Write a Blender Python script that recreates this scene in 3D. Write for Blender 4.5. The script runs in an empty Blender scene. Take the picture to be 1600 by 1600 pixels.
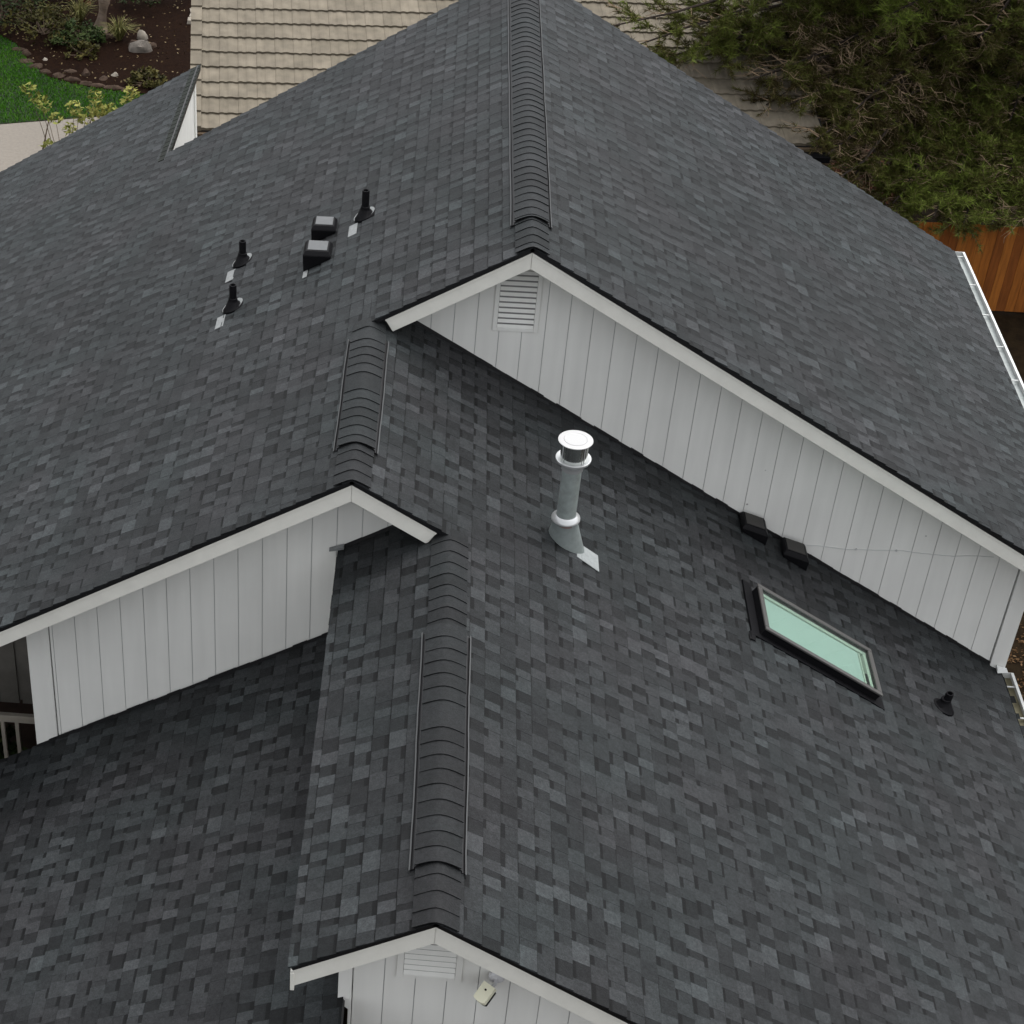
import bpy, bmesh, math, random
import numpy as np
from mathutils import Vector, Matrix, noise
random.seed(7); rng = np.random.default_rng(7)
C = bpy.context.scene.collection
sc = bpy.context.scene

# ------------------------------------------------------------------ camera
cd = bpy.data.cameras.new('camera'); co = bpy.data.objects.new('camera', cd); C.objects.link(co)
co.location = (-0.8596, -13.4965, 7.0336); co.rotation_euler = (0.9367, 0.0, 0.1095)
cd.sensor_width = 36.0; cd.lens = 36.0 * 2767.58 / 1600.0; cd.shift_x = (800 - 400.2453) / 1600.0
cd.clip_start = 0.1; cd.clip_end = 500
sc.camera = co
# ------------------------------------------------------------------ sky, sun, exposure
SUN_EL, SUN_AZ = 72.0, 42.0            # azimuth clockwise from +Y
w = bpy.data.worlds.new('World'); sc.world = w; w.use_nodes = True
nt = w.node_tree; bg = nt.nodes['Background']
sky = nt.nodes.new('ShaderNodeTexSky'); sky.sky_type = 'NISHITA'; sky.sun_disc = False
sky.sun_elevation = math.radians(SUN_EL); sky.sun_rotation = math.radians(SUN_AZ)
sky.air_density = 1.0; sky.dust_density = 4.0
hs = nt.nodes.new('ShaderNodeHueSaturation'); hs.inputs['Saturation'].default_value = 0.13
nt.links.new(sky.outputs[0], hs.inputs['Color']); nt.links.new(hs.outputs[0], bg.inputs['Color'])
bg.inputs['Strength'].default_value = 0.15
sd = bpy.data.lights.new('sun', 'SUN'); sd.energy = 0.5; sd.angle = math.radians(60); sd.color = (1.0, 0.97, 0.93)
so = bpy.data.objects.new('sun', sd); C.objects.link(so); so.location = (0, 0, 30)
el, az = math.radians(SUN_EL), math.radians(SUN_AZ)
tosun = Vector((math.sin(az) * math.cos(el), math.cos(az) * math.cos(el), math.sin(el)))
so.rotation_euler = tosun.to_track_quat('Z', 'Y').to_euler()
sc.view_settings.view_transform = 'Standard'; sc.view_settings.look = 'None'
sc.view_settings.exposure = 1.08; sc.view_settings.gamma = 1.0

# ------------------------------------------------------------------ geometry of the house (metres)
M = 0.6; SL = math.sqrt(1 + M * M); EXPO = 0.137
XB, YB = -1.34, -2.411; ZB = M * XB
XC, YC = -0.56, -6.291; ZC = ZB - M * (XC - XB)
XCE = -1.442; YK = 6.859; XAE = 5.56; XR2 = 4.993
YWA, YWB, YWC = 0.412, -2.005, -5.931          # gable wall planes
YK2, XST = 9.72, -4.215                        # rear step
XLE = -7.6; ZD = 1.81; G = -7.2
zL = lambda x: M * x
zR1 = lambda x: -M * x
zR2 = lambda x: ZB - M * (x - XB)
zCL = lambda x: ZC - M * (XC - x)
zD = lambda x: M * x - ZD

# ------------------------------------------------------------------ helpers
class MB:
    def __init__(s): s.v = []; s.f = []; s.m = []; s.t = []
    def face(s, pts, mi=0, tone=0.5):
        n = len(s.v); s.v.extend([tuple(p) for p in pts]); s.f.append(tuple(range(n, n + len(pts)))); s.m.append(mi); s.t.append(tone)
    def hexa(s, p, mi=0, tone=0.5):      # 8 points: bottom 4 ccw, top 4 ccw
        n = len(s.v); s.v.extend([tuple(q) for q in p])
        for f in ((3, 2, 1, 0), (4, 5, 6, 7), (0, 1, 5, 4), (1, 2, 6, 5), (2, 3, 7, 6), (3, 0, 4, 7)):
            s.f.append(tuple(n + i for i in f)); s.m.append(mi); s.t.append(tone)
    def box(s, a, b, mi=0, tone=0.5):
        x0, y0, z0 = a; x1, y1, z1 = b
        s.hexa([(x0, y0, z0), (x1, y0, z0), (x1, y1, z0), (x0, y1, z0), (x0, y0, z1), (x1, y0, z1), (x1, y1, z1), (x0, y1, z1)], mi, tone)
    def lathe(s, prof, c, n=28, mi=0, cap=True, basis=None):
        base = len(s.v); cx, cy, cz = c
        for (r, z) in prof:
            for k in range(n):
                a = 2 * math.pi * k / n
                s.v.append((cx + r * math.cos(a), cy + r * math.sin(a), cz + z))
        for i in range(len(prof) - 1):
            for k in range(n):
                k2 = (k + 1) % n
                s.f.append((base + i * n + k, base + i * n + k2, base + (i + 1) * n + k2, base + (i + 1) * n + k)); s.m.append(mi); s.t.append(.5)
        if cap:
            s.f.append(tuple(base + k for k in reversed(range(n)))); s.m.append(mi); s.t.append(.5)
            e = base + (len(prof) - 1) * n
            s.f.append(tuple(e + k for k in range(n))); s.m.append(mi); s.t.append(.5)
    def tube(s, pts, rad, n=6, mi=0):
        pts = [Vector(p) for p in pts]
        if not hasattr(rad, '__len__'): rad = [rad] * len(pts)
        base = len(s.v)
        up = Vector((0.13, 0.21, 1)).normalized()
        for i, p in enumerate(pts):
            d = (pts[min(i + 1, len(pts) - 1)] - pts[max(i - 1, 0)])
            d = d.normalized() if d.length > 1e-9 else Vector((0, 0, 1))
            u = d.cross(up)
            if u.length < 1e-3: u = d.cross(Vector((1, 0, 0)))
            u.normalize(); vv = d.cross(u)
            for k in range(n):
                a = 2 * math.pi * k / n
                s.v.append(tuple(p + (u * math.cos(a) + vv * math.sin(a)) * rad[i]))
        for i in range(len(pts) - 1):
            for k in range(n):
                k2 = (k + 1) % n
                s.f.append((base + i * n + k, base + i * n + k2, base + (i + 1) * n + k2, base + (i + 1) * n + k)); s.m.append(mi); s.t.append(.5)
        s.f.append(tuple(base + k for k in range(n))); s.m.append(mi); s.t.append(.5)
        e = base + (len(pts) - 1) * n
        s.f.append(tuple(e + k for k in reversed(range(n)))); s.m.append(mi); s.t.append(.5)
    def build(s, name, mats, parent=None, smooth=False, tones=False):
        me = bpy.data.meshes.new(name); me.from_pydata(s.v, [], s.f)
        mats = mats if isinstance(mats, (list, tuple)) else [mats]
        for m in mats: me.materials.append(m)
        if len(mats) > 1: me.polygons.foreach_set('material_index', s.m)
        if tones:
            at = me.attributes.new('tone', 'FLOAT', 'FACE'); at.data.foreach_set('value', s.t)
        if smooth: me.polygons.foreach_set('use_smooth', [True] * len(s.f))
        me.update()
        o = bpy.data.objects.new(name, me); C.objects.link(o)
        if parent: o.parent = parent; o.matrix_parent_inverse = Matrix.Translation(-world_loc(parent))
        return o
def world_loc(o):
    v = Vector(o.location); 
    return v + world_loc_off(o)
def world_loc_off(o): return Vector((0, 0, 0))
def bevel(o, wd=0.004, seg=1):
    b = o.modifiers.new('bevel', 'BEVEL'); b.width = wd; b.segments = seg; b.limit_method = 'ANGLE'; b.angle_limit = math.radians(40)
    return o
def smooth_angle(o, ang=35):
    me = o.data; bm = bmesh.new(); bm.from_mesh(me); bmesh.ops.remove_doubles(bm, verts=bm.verts, dist=1e-5); bm.to_mesh(me); bm.free(); me.polygons.foreach_set('use_smooth', [True] * len(me.polygons))
    try: me.set_sharp_from_angle(angle=math.radians(ang))
    except Exception: pass
    return o
def tag(o, label=None, cat=None, group=None, kind=None):
    if label: o['label'] = label
    if cat: o['category'] = cat
    if group: o['group'] = group
    if kind: o['kind'] = kind
    return o
def empty(name, loc, label, cat, group=None):
    o = bpy.data.objects.new(name, None); C.objects.link(o); o.location = loc; o.empty_display_size = .2
    return tag(o, label, cat, group)

# ------------------------------------------------------------------ materials
def mat(name, col, rough=0.7, metal=0.0, spec=0.5, noise_sc=None, noise_amt=0.0, bump=0.0, bump_sc=None, col2=None):
    m = bpy.data.materials.new(name); m.use_nodes = True; n = m.node_tree; b = n.nodes['Principled BSDF']
    b.inputs['Base Color'].default_value = (*col, 1); b.inputs['Roughness'].default_value = rough
    b.inputs['Metallic'].default_value = metal; b.inputs['Specular IOR Level'].default_value = spec
    tc = n.nodes.new('ShaderNodeTexCoord')
    if noise_sc:
        nz = n.nodes.new('ShaderNodeTexNoise'); nz.inputs['Scale'].default_value = noise_sc; nz.inputs['Detail'].default_value = 6
        nz.inputs['Roughness'].default_value = .65
        n.links.new(tc.outputs['Object'], nz.inputs['Vector'])
        mx = n.nodes.new('ShaderNodeMix'); mx.data_type = 'RGBA'
        mr = n.nodes.new('ShaderNodeMapRange'); mr.inputs['From Min'].default_value = .3; mr.inputs['From Max'].default_value = .7
        n.links.new(nz.outputs['Fac'], mr.inputs['Value']); n.links.new(mr.outputs[0], mx.inputs['Factor'])
        c2 = col2 if col2 else tuple(c * (1 - noise_amt) for c in col)
        c1 = col if col2 else tuple(min(1, c * (1 + noise_amt)) for c in col)
        mx.inputs['A'].default_value = (*c1, 1); mx.inputs['B'].default_value = (*c2, 1)
        n.links.new(mx.outputs['Result'], b.inputs['Base Color'])
    if bump:
        nb = n.nodes.new('ShaderNodeTexNoise'); nb.inputs['Scale'].default_value = bump_sc or 80; nb.inputs['Detail'].default_value = 4
        n.links.new(tc.outputs['Object'], nb.inputs['Vector'])
        bp = n.nodes.new('ShaderNodeBump'); bp.inputs['Strength'].default_value = bump; bp.inputs['Distance'].default_value = .01
        n.links.new(nb.outputs['Fac'], bp.inputs['Height']); n.links.new(bp.outputs[0], b.inputs['Normal'])
    return m

def shingle_mat(name):
    m = bpy.data.materials.new(name); m.use_nodes = True; n = m.node_tree; b = n.nodes['Principled BSDF']
    b.inputs['Roughness'].default_value = 0.62; b.inputs['Specular IOR Level'].default_value = 0.13; b.inputs['Sheen Tint'].default_value = (.94, 1.0, 1.02, 1)
    b.inputs['Sheen Weight'].default_value = .052; b.inputs['Sheen Roughness'].default_value = .45
    at = n.nodes.new('ShaderNodeAttribute'); at.attribute_name = 'tone'
    tc = n.nodes.new('ShaderNodeTexCoord')
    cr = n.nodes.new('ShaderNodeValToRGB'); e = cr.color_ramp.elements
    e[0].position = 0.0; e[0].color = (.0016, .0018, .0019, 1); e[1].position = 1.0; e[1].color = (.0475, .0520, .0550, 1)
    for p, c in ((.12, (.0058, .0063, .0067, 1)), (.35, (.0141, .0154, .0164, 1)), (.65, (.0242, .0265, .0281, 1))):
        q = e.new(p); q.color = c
    n.links.new(at.outputs['Fac'], cr.inputs['Fac'])
    # weathering patches: slow drift of hue over several square metres
    nz = n.nodes.new('ShaderNodeTexNoise'); nz.inputs['Scale'].default_value = 1.1; nz.inputs['Detail'].default_value = 4
    n.links.new(tc.outputs['Object'], nz.inputs['Vector'])
    hue = n.nodes.new('ShaderNodeValToRGB'); h = hue.color_ramp.elements
    h[0].position = .36; h[0].color = (.95, 1.02, 1.01, 1); h[1].position = .64; h[1].color = (1.05, .99, 1.0, 1)
    n.links.new(nz.outputs['Fac'], hue.inputs['Fac'])
    mu = n.nodes.new('ShaderNodeMix'); mu.data_type = 'RGBA'; mu.blend_type = 'MULTIPLY'; mu.inputs['Factor'].default_value = 1
    n.links.new(cr.outputs[0], mu.inputs['A']); n.links.new(hue.outputs[0], mu.inputs['B'])
    # mineral granules
    g = n.nodes.new('ShaderNodeTexNoise'); g.inputs['Scale'].default_value = 75; g.inputs['Detail'].default_value = 5; g.inputs['Roughness'].default_value = .8
    n.links.new(tc.outputs['Object'], g.inputs['Vector'])
    gr = n.nodes.new('ShaderNodeMapRange'); gr.inputs['From Min'].default_value = .25; gr.inputs['From Max'].default_value = .75
    gr.inputs['To Min'].default_value = .34; gr.inputs['To Max'].default_value = 1.66
    n.links.new(g.outputs['Fac'], gr.inputs['Value'])
    m2 = n.nodes.new('ShaderNodeMix'); m2.data_type = 'RGBA'; m2.blend_type = 'MULTIPLY'; m2.inputs['Factor'].default_value = 1
    n.links.new(mu.outputs['Result'], m2.inputs['A']); n.links.new(gr.outputs[0], m2.inputs['B'])
    # blotches a few centimetres wide and broad weathering drift
    fac = m2.outputs['Result']
    for sc_, lo_, hi_ in ((26, .80, 1.20), (.45, .86, 1.14), (3.5, .92, 1.08)):
        q = n.nodes.new('ShaderNodeTexNoise'); q.inputs['Scale'].default_value = sc_; q.inputs['Detail'].default_value = 3; n.links.new(tc.outputs['Object'], q.inputs['Vector'])
        qr = n.nodes.new('ShaderNodeMapRange'); qr.inputs['From Min'].default_value = .3; qr.inputs['From Max'].default_value = .7; qr.inputs['To Min'].default_value = lo_; qr.inputs['To Max'].default_value = hi_
        n.links.new(q.outputs['Fac'], qr.inputs['Value'])
        m3 = n.nodes.new('ShaderNodeMix'); m3.data_type = 'RGBA'; m3.blend_type = 'MULTIPLY'; m3.inputs['Factor'].default_value = 1
        n.links.new(fac, m3.inputs['A']); n.links.new(qr.outputs[0], m3.inputs['B']); fac = m3.outputs['Result']
    n.links.new(fac, b.inputs['Base Color'])
    bp = n.nodes.new('ShaderNodeBump'); bp.inputs['Strength'].default_value = .5; bp.inputs['Distance'].default_value = .004
    n.links.new(g.outputs['Fac'], bp.inputs['Height']); n.links.new(bp.outputs[0], b.inputs['Normal'])
    return m

def siding_mat(name, col):
    m = mat(name, col, .55, 0, .35); n = m.node_tree; b = n.nodes['Principled BSDF']
    tc = n.nodes.new('ShaderNodeTexCoord'); mp = n.nodes.new('ShaderNodeMapping'); mp.inputs['Scale'].default_value = (9, 9, .7)
    n.links.new(tc.outputs['Object'], mp.inputs['Vector'])
    a = n.nodes.new('ShaderNodeTexNoise'); a.inputs['Scale'].default_value = 1.0; a.inputs['Detail'].default_value = 7
    n.links.new(mp.outputs[0], a.inputs['Vector'])
    a2 = n.nodes.new('ShaderNodeTexNoise'); a2.inputs['Scale'].default_value = 1.3; a2.inputs['Detail'].default_value = 3
    n.links.new(tc.outputs['Object'], a2.inputs['Vector'])
    ad = n.nodes.new('ShaderNodeMath'); ad.operation = 'ADD'; n.links.new(a.outputs['Fac'], ad.inputs[0]); n.links.new(a2.outputs['Fac'], ad.inputs[1])
    mr = n.nodes.new('ShaderNodeMapRange'); mr.inputs['From Min'].default_value = .6; mr.inputs['From Max'].default_value = 1.4
    mr.inputs['To Min'].default_value = .90; mr.inputs['To Max'].default_value = 1.06
    n.links.new(ad.outputs[0], mr.inputs['Value'])
    mx = n.nodes.new('ShaderNodeMix'); mx.data_type = 'RGBA'; mx.blend_type = 'MULTIPLY'; mx.inputs['Factor'].default_value = 1
    mx.inputs['A'].default_value = (*col, 1); n.links.new(mr.outputs[0], mx.inputs['B'])
    # sparse dirt specks
    vo = n.nodes.new('ShaderNodeTexVoronoi'); vo.inputs['Scale'].default_value = 2.4; n.links.new(tc.outputs['Object'], vo.inputs['Vector'])
    sp = n.nodes.new('ShaderNodeMapRange'); sp.inputs['From Min'].default_value = .016; sp.inputs['From Max'].default_value = .03
    sp.inputs['To Min'].default_value = .45; sp.inputs['To Max'].default_value = 1.0
    n.links.new(vo.outputs['Distance'], sp.inputs['Value'])
    m3 = n.nodes.new('ShaderNodeMix'); m3.data_type = 'RGBA'; m3.blend_type = 'MULTIPLY'; m3.inputs['Factor'].default_value = 1
    n.links.new(mx.outputs['Result'], m3.inputs['A']); n.links.new(sp.outputs[0], m3.inputs['B'])
    n.links.new(m3.outputs['Result'], b.inputs['Base Color'])
    bp = n.nodes.new('ShaderNodeBump'); bp.inputs['Strength'].default_value = .25; bp.inputs['Distance'].default_value = .004
    n.links.new(a.outputs['Fac'], bp.inputs['Height']); n.links.new(bp.outputs[0], b.inputs['Normal'])
    return m

SH = shingle_mat('shingle')
WHITE = siding_mat('siding_paint', (.80, .80, .765))
TRIM = mat('trim_paint', (.75, .74, .68), .5, 0, .4, 6, .05, .1, 60)
DRIP = mat('black_drip_edge', (.006, .006, .007), .45)
DECKING = mat('roof_deck', (.012, .011, .011), .9)
GROOVE = mat('groove_paint', (.52, .53, .53), .8)
BLACK = mat('black_rubber', (.005, .005, .006), .6, 0, .10, 40, .3)
BLACKMETAL = mat('black_painted_metal', (.006, .006, .007), .5, 0, .10)
LID = mat('vent_lid_metal', (.09, .094, .096), .35, .3, .5, 12, .1)  # black lid given a grey base to stand for reflected sky
LIDDARK = mat('dark_vent_lid', (.030, .028, .026), .45, 0, .3)
SCREEN = mat('vent_screen_mesh', (.20, .20, .195), .8)
GALV = mat('galvanised_steel', (.58, .65, .63), .34, .72, .5, 14, .18)
GALVDULL = mat('dull_galvanised_flashing', (.22, .25, .245), .5, .3, .5, 18, .12)
BRIGHT = mat('bright_steel', (.56, .57, .57), .28, .55)
SILVER = mat('pale_flashing', (.20, .21, .21), .5, .2, .5, 25, .2)
ALU = mat('vent_edge_metal', (.085, .088, .09), .55, .3)
GUTTER = mat('gutter_white', (.56, .57, .56), .45, 0, .4, 6, .08)
GUTIN = mat('gutter_inside', (.36, .39, .385), .5, 0, .5, 5, .1)
GUTDIRT = mat('gutter_dirty_inside', (.22, .20, .13), .7, 0, .3, 6, .2)
CREAM = mat('cream_plastic', (.90, .88, .68), .4)
CHROMEISH = mat('pale_bracket', (.62, .62, .64), .35)
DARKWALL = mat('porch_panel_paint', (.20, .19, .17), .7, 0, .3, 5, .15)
RAILPAINT = mat('rail_paint', (.36, .33, .28), .6, 0, .3, 8, .12)
DECKWOOD = mat('deck_wood', (.05, .03, .022), .8, 0, .3, 6, .3)
SKYFRAME = mat('skylight_frame', (.075, .072, .07), .45, .2)
BLIND = mat('skylight_blind', (.42, .46, .445), .8)
SHAFT = mat('skylight_shaft', (.52, .53, .47), .7)

# ================================================================== HOUSE
house = empty('house', (0, 0, G), 'large house with dark grey shingle roofs and white board gables, filling the photo', 'house')

def tones(kind):
    r = random.random()
    if kind == 'tooth':
        if r < .10: return random.uniform(.86, 1.0)
        if r < .48: return random.uniform(.66, .84)
        if r < .80: return random.uniform(.46, .64)
        return random.uniform(.25, .45)
    if r < .10: return random.uniform(.60, .80)
    if r < .50: return random.uniform(.32, .52)
    return random.uniform(.06, .30)

def shingle_field(mb, P, ymax_fn, s0, s1):
    """P(s, y, h): world point at slope distance s, along y, height h above the deck.
    ymax_fn(s, e) -> list of (y0, y1, smin): intervals of the course s..e, not reaching above smin."""
    s = s0
    while s < s1 - 1e-6:
        e = min(s + EXPO, s1)
        for (ya, yb, smin) in ymax_fn(s, e):
            if smin > e - .02: continue
            sa = max(s - .012, smin)
            y = ya; tooth = random.random() < .5; first = True
            while y < yb - 1e-6:
                wd = random.choice((.08, .095, .11, .13, .155)) * random.uniform(.92, 1.08) if tooth else random.choice((.06, .08, .10, .12, .14)) * random.uniform(.92, 1.08)
                if first: wd = random.uniform(.04, .17); first = False
                y2 = min(y + wd, yb)
                if yb - y2 < .03: y2 = yb
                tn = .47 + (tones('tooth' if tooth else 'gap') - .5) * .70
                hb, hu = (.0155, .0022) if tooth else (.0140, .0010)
                ej = random.uniform(-.0025, .0025); wj = .001 if tooth else 0
                yl, yr = y - .0015, y2 + .0015
                a, b_, c, d = P(sa, yl, hu), P(sa, yr, hu), P(e + ej, yr + wj, hb), P(e + ej, yl - wj, hb)
                a0, b0, c0, d0 = P(sa, yl, -.002), P(sa, yr, -.002), P(e + ej, yr + wj, -.002), P(e + ej, yl - wj, -.002)
                # top band: print plus painted butt shade, on teeth shade only; then the tab
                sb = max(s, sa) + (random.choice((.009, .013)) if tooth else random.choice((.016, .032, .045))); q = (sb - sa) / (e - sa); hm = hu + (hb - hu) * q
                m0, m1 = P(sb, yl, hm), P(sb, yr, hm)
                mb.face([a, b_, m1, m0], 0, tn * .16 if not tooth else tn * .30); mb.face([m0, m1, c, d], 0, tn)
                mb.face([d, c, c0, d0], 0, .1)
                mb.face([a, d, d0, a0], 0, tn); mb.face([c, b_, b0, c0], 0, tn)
                y = y2; tooth = not tooth
        s = e
def spans(parts):
    """parts: (y0, y1, s_from). Neighbouring spans are merged once a course lies wholly below both starts."""
    def fn(s, e):
        out = []
        for (ya, yb, sm) in parts:
            if sm >= e: continue
            if out and out[-1][2] <= s and sm <= s and abs(out[-1][1] - ya) < 1e-6: out[-1] = (out[-1][0], yb, out[-1][2])
            else: out.append((ya, yb, sm))
        return out
    return fn

def slope(sign, x_ref, z_ref):
    """sign +1: falls towards +x, -1: falls towards -x"""
    def P(s, y, h):
        x = x_ref + sign * s / SL; z = z_ref - M * s / SL
        return (x + sign * h * M / SL, y, z + h / SL)
    return P

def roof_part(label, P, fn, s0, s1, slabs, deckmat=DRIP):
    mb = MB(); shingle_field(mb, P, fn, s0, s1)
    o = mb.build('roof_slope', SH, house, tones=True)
    if label: o['label'] = label
    d = MB()
    for (sa, sb, ya, yb) in slabs:
        t0, t1 = -.042, -.003
        d.hexa([P(sa, ya, t0), P(sb, ya, t0), P(sb, yb, t0), P(sa, yb, t0), P(sa, ya, t1), P(sb, ya, t1), P(sb, yb, t1), P(sa, yb, t1)])
    d.build('roof_deck', deckmat, o)
    return o
OH = 0.012
PL_ = slope(-1, 0, 0); sBB = -XB * SL; sST = -XST * SL; sLE = -XLE * SL
fnL = spans([(YB - OH, -OH, sBB), (-OH, YK + OH, -1), (YK + OH, YK2 + OH, sST)])
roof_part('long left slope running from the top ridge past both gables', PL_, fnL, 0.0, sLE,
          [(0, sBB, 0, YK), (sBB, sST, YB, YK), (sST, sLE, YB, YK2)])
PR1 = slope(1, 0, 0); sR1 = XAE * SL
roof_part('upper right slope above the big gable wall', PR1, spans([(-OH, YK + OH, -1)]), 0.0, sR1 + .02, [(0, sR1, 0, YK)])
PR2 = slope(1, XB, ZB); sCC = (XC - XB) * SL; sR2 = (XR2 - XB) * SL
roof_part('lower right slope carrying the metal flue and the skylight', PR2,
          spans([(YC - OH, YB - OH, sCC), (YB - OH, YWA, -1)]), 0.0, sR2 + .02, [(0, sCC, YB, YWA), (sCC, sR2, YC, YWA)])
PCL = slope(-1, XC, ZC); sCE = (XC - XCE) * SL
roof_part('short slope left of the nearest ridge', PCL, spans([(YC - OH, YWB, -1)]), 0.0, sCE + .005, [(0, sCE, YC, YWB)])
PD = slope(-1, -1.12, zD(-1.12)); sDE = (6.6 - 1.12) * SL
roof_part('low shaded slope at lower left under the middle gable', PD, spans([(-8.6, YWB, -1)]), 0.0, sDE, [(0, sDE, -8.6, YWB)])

# ridge caps and ridge vents
def cap_profile(hw, lift, rnd, n=9):
    pts = []
    for i in range(n):
        u = -hw + 2 * hw * i / (n - 1)
        a = math.sqrt(u * u + rnd * rnd) - rnd * .55
        pts.append((u, -M * a + lift))
    return pts
def ridge_caps(mb, x, z, ya, yb, hw, lift, rnd, exps):
    """caps laid from the far end to the near end (-y), each overlapping the one before"""
    y = yb; k = 0
    while y > ya + 1e-6:
        ex = exps(k); y1 = max(y - ex, ya)
        pr0, pr1 = cap_profile(hw, lift + .002, rnd), cap_profile(hw * 1.012, lift + .0105, rnd)
        tn = random.uniform(.22, .40); n = len(pr0); tk = .008
        wob = random.uniform(-.004, .004)
        A = [(x + u, y + .02, z + h) for u, h in pr0]; B = [(x + u + wob, y1, z + h) for u, h in pr1]
        B0 = [(x + u + wob, y1 + .001, z + h - tk) for u, h in pr1]; A0 = [(x + u, y + .02, z + h - tk) for u, h in pr0]
        for i in range(n - 1):
            mb.face([A[i], B[i], B[i + 1], A[i + 1]], 0, tn)
            mb.face([B[i], B0[i], B0[i + 1], B[i + 1]], 0, .10)
        mb.face([A[0], A0[0], B0[0], B[0]], 0, tn * .5); mb.face([A[-1], B[-1], B0[-1], A0[-1]], 0, tn * .5)
        y = y1; k += 1
    return mb
def ridge(x, z, segs, label):
    for (ya, yb), lab in zip(segs, label):
        mb = MB(); ridge_caps(mb, x, z, ya, yb, .142, .019, .035, lambda k: .136 + .004 * math.sin(k * 7.1))
        o = mb.build('ridge_cap', SH, house, tones=True); smooth_angle(o, 40); o['label'] = lab
def ridge_vent(x, z, ya, yb, label, long_at=()):
    lift = .044
    mb = MB(); ridge_caps(mb, x, z, ya, yb, .148, lift, .075, lambda k: (.27 if k in long_at else .137 + .006 * math.sin(k * 5.3)))
    o = mb.build('ridge_vent', SH, house, tones=True); smooth_angle(o, 40); o['label'] = label
    b = MB()      # dark baffle under the caps, closed at the near end
    prof = cap_profile(.150, lift - .012, .075); n = len(prof)
    for i in range(n - 1):
        (u0, h0), (u1, h1) = prof[i], prof[i + 1]
        zb0, zb1 = -M * abs(u0) - .0, -M * abs(u1) - .0
        b.hexa([(x + u0, ya + .006, z + zb0), (x + u1, ya + .006, z + zb1), (x + u1, yb, z + zb1), (x + u0, yb, z + zb0),
                (x + u0, ya + .006, z + h0), (x + u1, ya + .006, z + h1), (x + u1, yb, z + h1), (x + u0, yb, z + h0)])
    b.build('baffle', DRIP, o)
    for sg in (-1, 1):
        e = MB(); n2 = 14
        for i in range(n2):
            y0, y1 = ya - .004 + (yb - ya) * i / n2, ya - .004 + (yb - ya) * (i + 1) / n2
            f = lambda t: .0022 * math.sin(t * 5 + sg) + .001 * math.sin(t * 17)
            u0, u1 = .171, .180
            zz = lambda u: z - M * u
            e.hexa([(x + sg * (u0 + f(y0)), y0, zz(u0) + .010), (x + sg * (u1 + f(y0)), y0, zz(u1) + .010), (x + sg * (u1 + f(y1)), y1, zz(u1) + .010), (x + sg * (u0 + f(y1)), y1, zz(u0) + .010),
                    (x + sg * (u0 + f(y0)), y0, zz(u0) + .040), (x + sg * (u1 + f(y0)), y0, zz(u1) + .036), (x + sg * (u1 + f(y1)), y1, zz(u1) + .036), (x + sg * (u0 + f(y1)), y1, zz(u0) + .040)])
        e.build('edge_strip', ALU, o)
        q = MB()       # dark slot between the caps and the strip
        q.hexa([(x + sg * .146, ya + .01, z - M * .146 + .009), (x + sg * .171, ya + .01, z - M * .171 + .009), (x + sg * .171, yb, z - M * .171 + .009), (x + sg * .146, yb, z - M * .146 + .009),
                (x + sg * .146, ya + .01, z - M * .146 + .022), (x + sg * .171, ya + .01, z - M * .171 + .022), (x + sg * .171, yb, z - M * .171 + .022), (x + sg * .146, yb, z - M * .146 + .022)])
        q.build('air_slot', DRIP, o)
ridge(0, 0, [(-.02, .62)], ['sharp bent caps in front of the topmost ridge vent']); ridge_vent(0, 0, .52, YK, 'longest ridge vent, on the topmost ridge', (2,))
ridge(XB, ZB, [(YB - .02, -1.88), (-.17, .03)], ['sharp bent caps at the near end of the middle ridge', 'sharp bent caps at the far end of the middle ridge']); ridge_vent(XB, ZB, -1.93, -.20, 'shortest ridge vent, on the middle ridge', (5,))
ridge(XC, ZC, [(YC - .02, -5.78), (-3.58, YB + .06)], ['sharp bent caps at the near end of the nearest ridge', 'long run of sharp bent caps behind the nearest ridge vent']); ridge_vent(XC, ZC, -5.83, -3.52, 'ridge vent on the nearest ridge', (6,))

# rake boards (white fascia along the gable edges)
def rake(y, xa, za, xb, zb, off=.045, hgt=.140, th=.03, label=None, lip=True, plumb=False):
    """board under the roof edge from (xa,za) to (xb,zb) on the plane y"""
    L = math.hypot(xb - xa, zb - za); tx, tz = (xb - xa) / L, (zb - za) / L; nx, nz = tz, -tx
    if nz > 0: nx, nz = -nx, -nz
    mb = MB()
    def bx(o0, o1, y0, y1, ea=0, eb=0):
        p = []
        for yy in (y0, y1):
            for (t, o_) in ((0 - ea, o1), (L + eb, o1), (L + eb, o0), (0 - ea, o0)):
                # mitre the apex: keep the joint vertical where the board starts at the apex
                if t <= 0: px, pz = (xa, za - o_ * SL) if mit_a else (xa + nx * o_, za + nz * o_)
                else: px, pz = (xb, zb - o_ * SL) if mit_b else (xb + nx * o_, zb + nz * o_)
                p.append((px, yy, pz))
        mb.hexa([p[0], p[1], p[5], p[4], p[3], p[2], p[6], p[7]])
    mit_a, mit_b = True, plumb
    bx(off, off + hgt, y, y + th)
    o = mb.build('rake_board', TRIM, house)
    bevel(o, .003)
    if lip:
        mb = MB(); bx(off + .003, off + .020, y - .007, y + .0)
        mb.build('board_lip', TRIM, o)
    if label: o['label'] = label
    return o
g = .0015
rake(0.012, -g, 0, -1.235, zL(-1.235), label='short left rake board of the big upper gable')
rake(0.012, g, 0, XAE + .02, zR1(XAE + .02), label='long right rake board of the big upper gable')
rake(YB + .012, XB - g, ZB, XLE, zL(XLE), label='long left rake board of the middle gable')
rake(YB + .012, XB + g, ZB, XC - .08, zR2(XC - .08), label='short right rake board of the middle gable')
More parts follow.
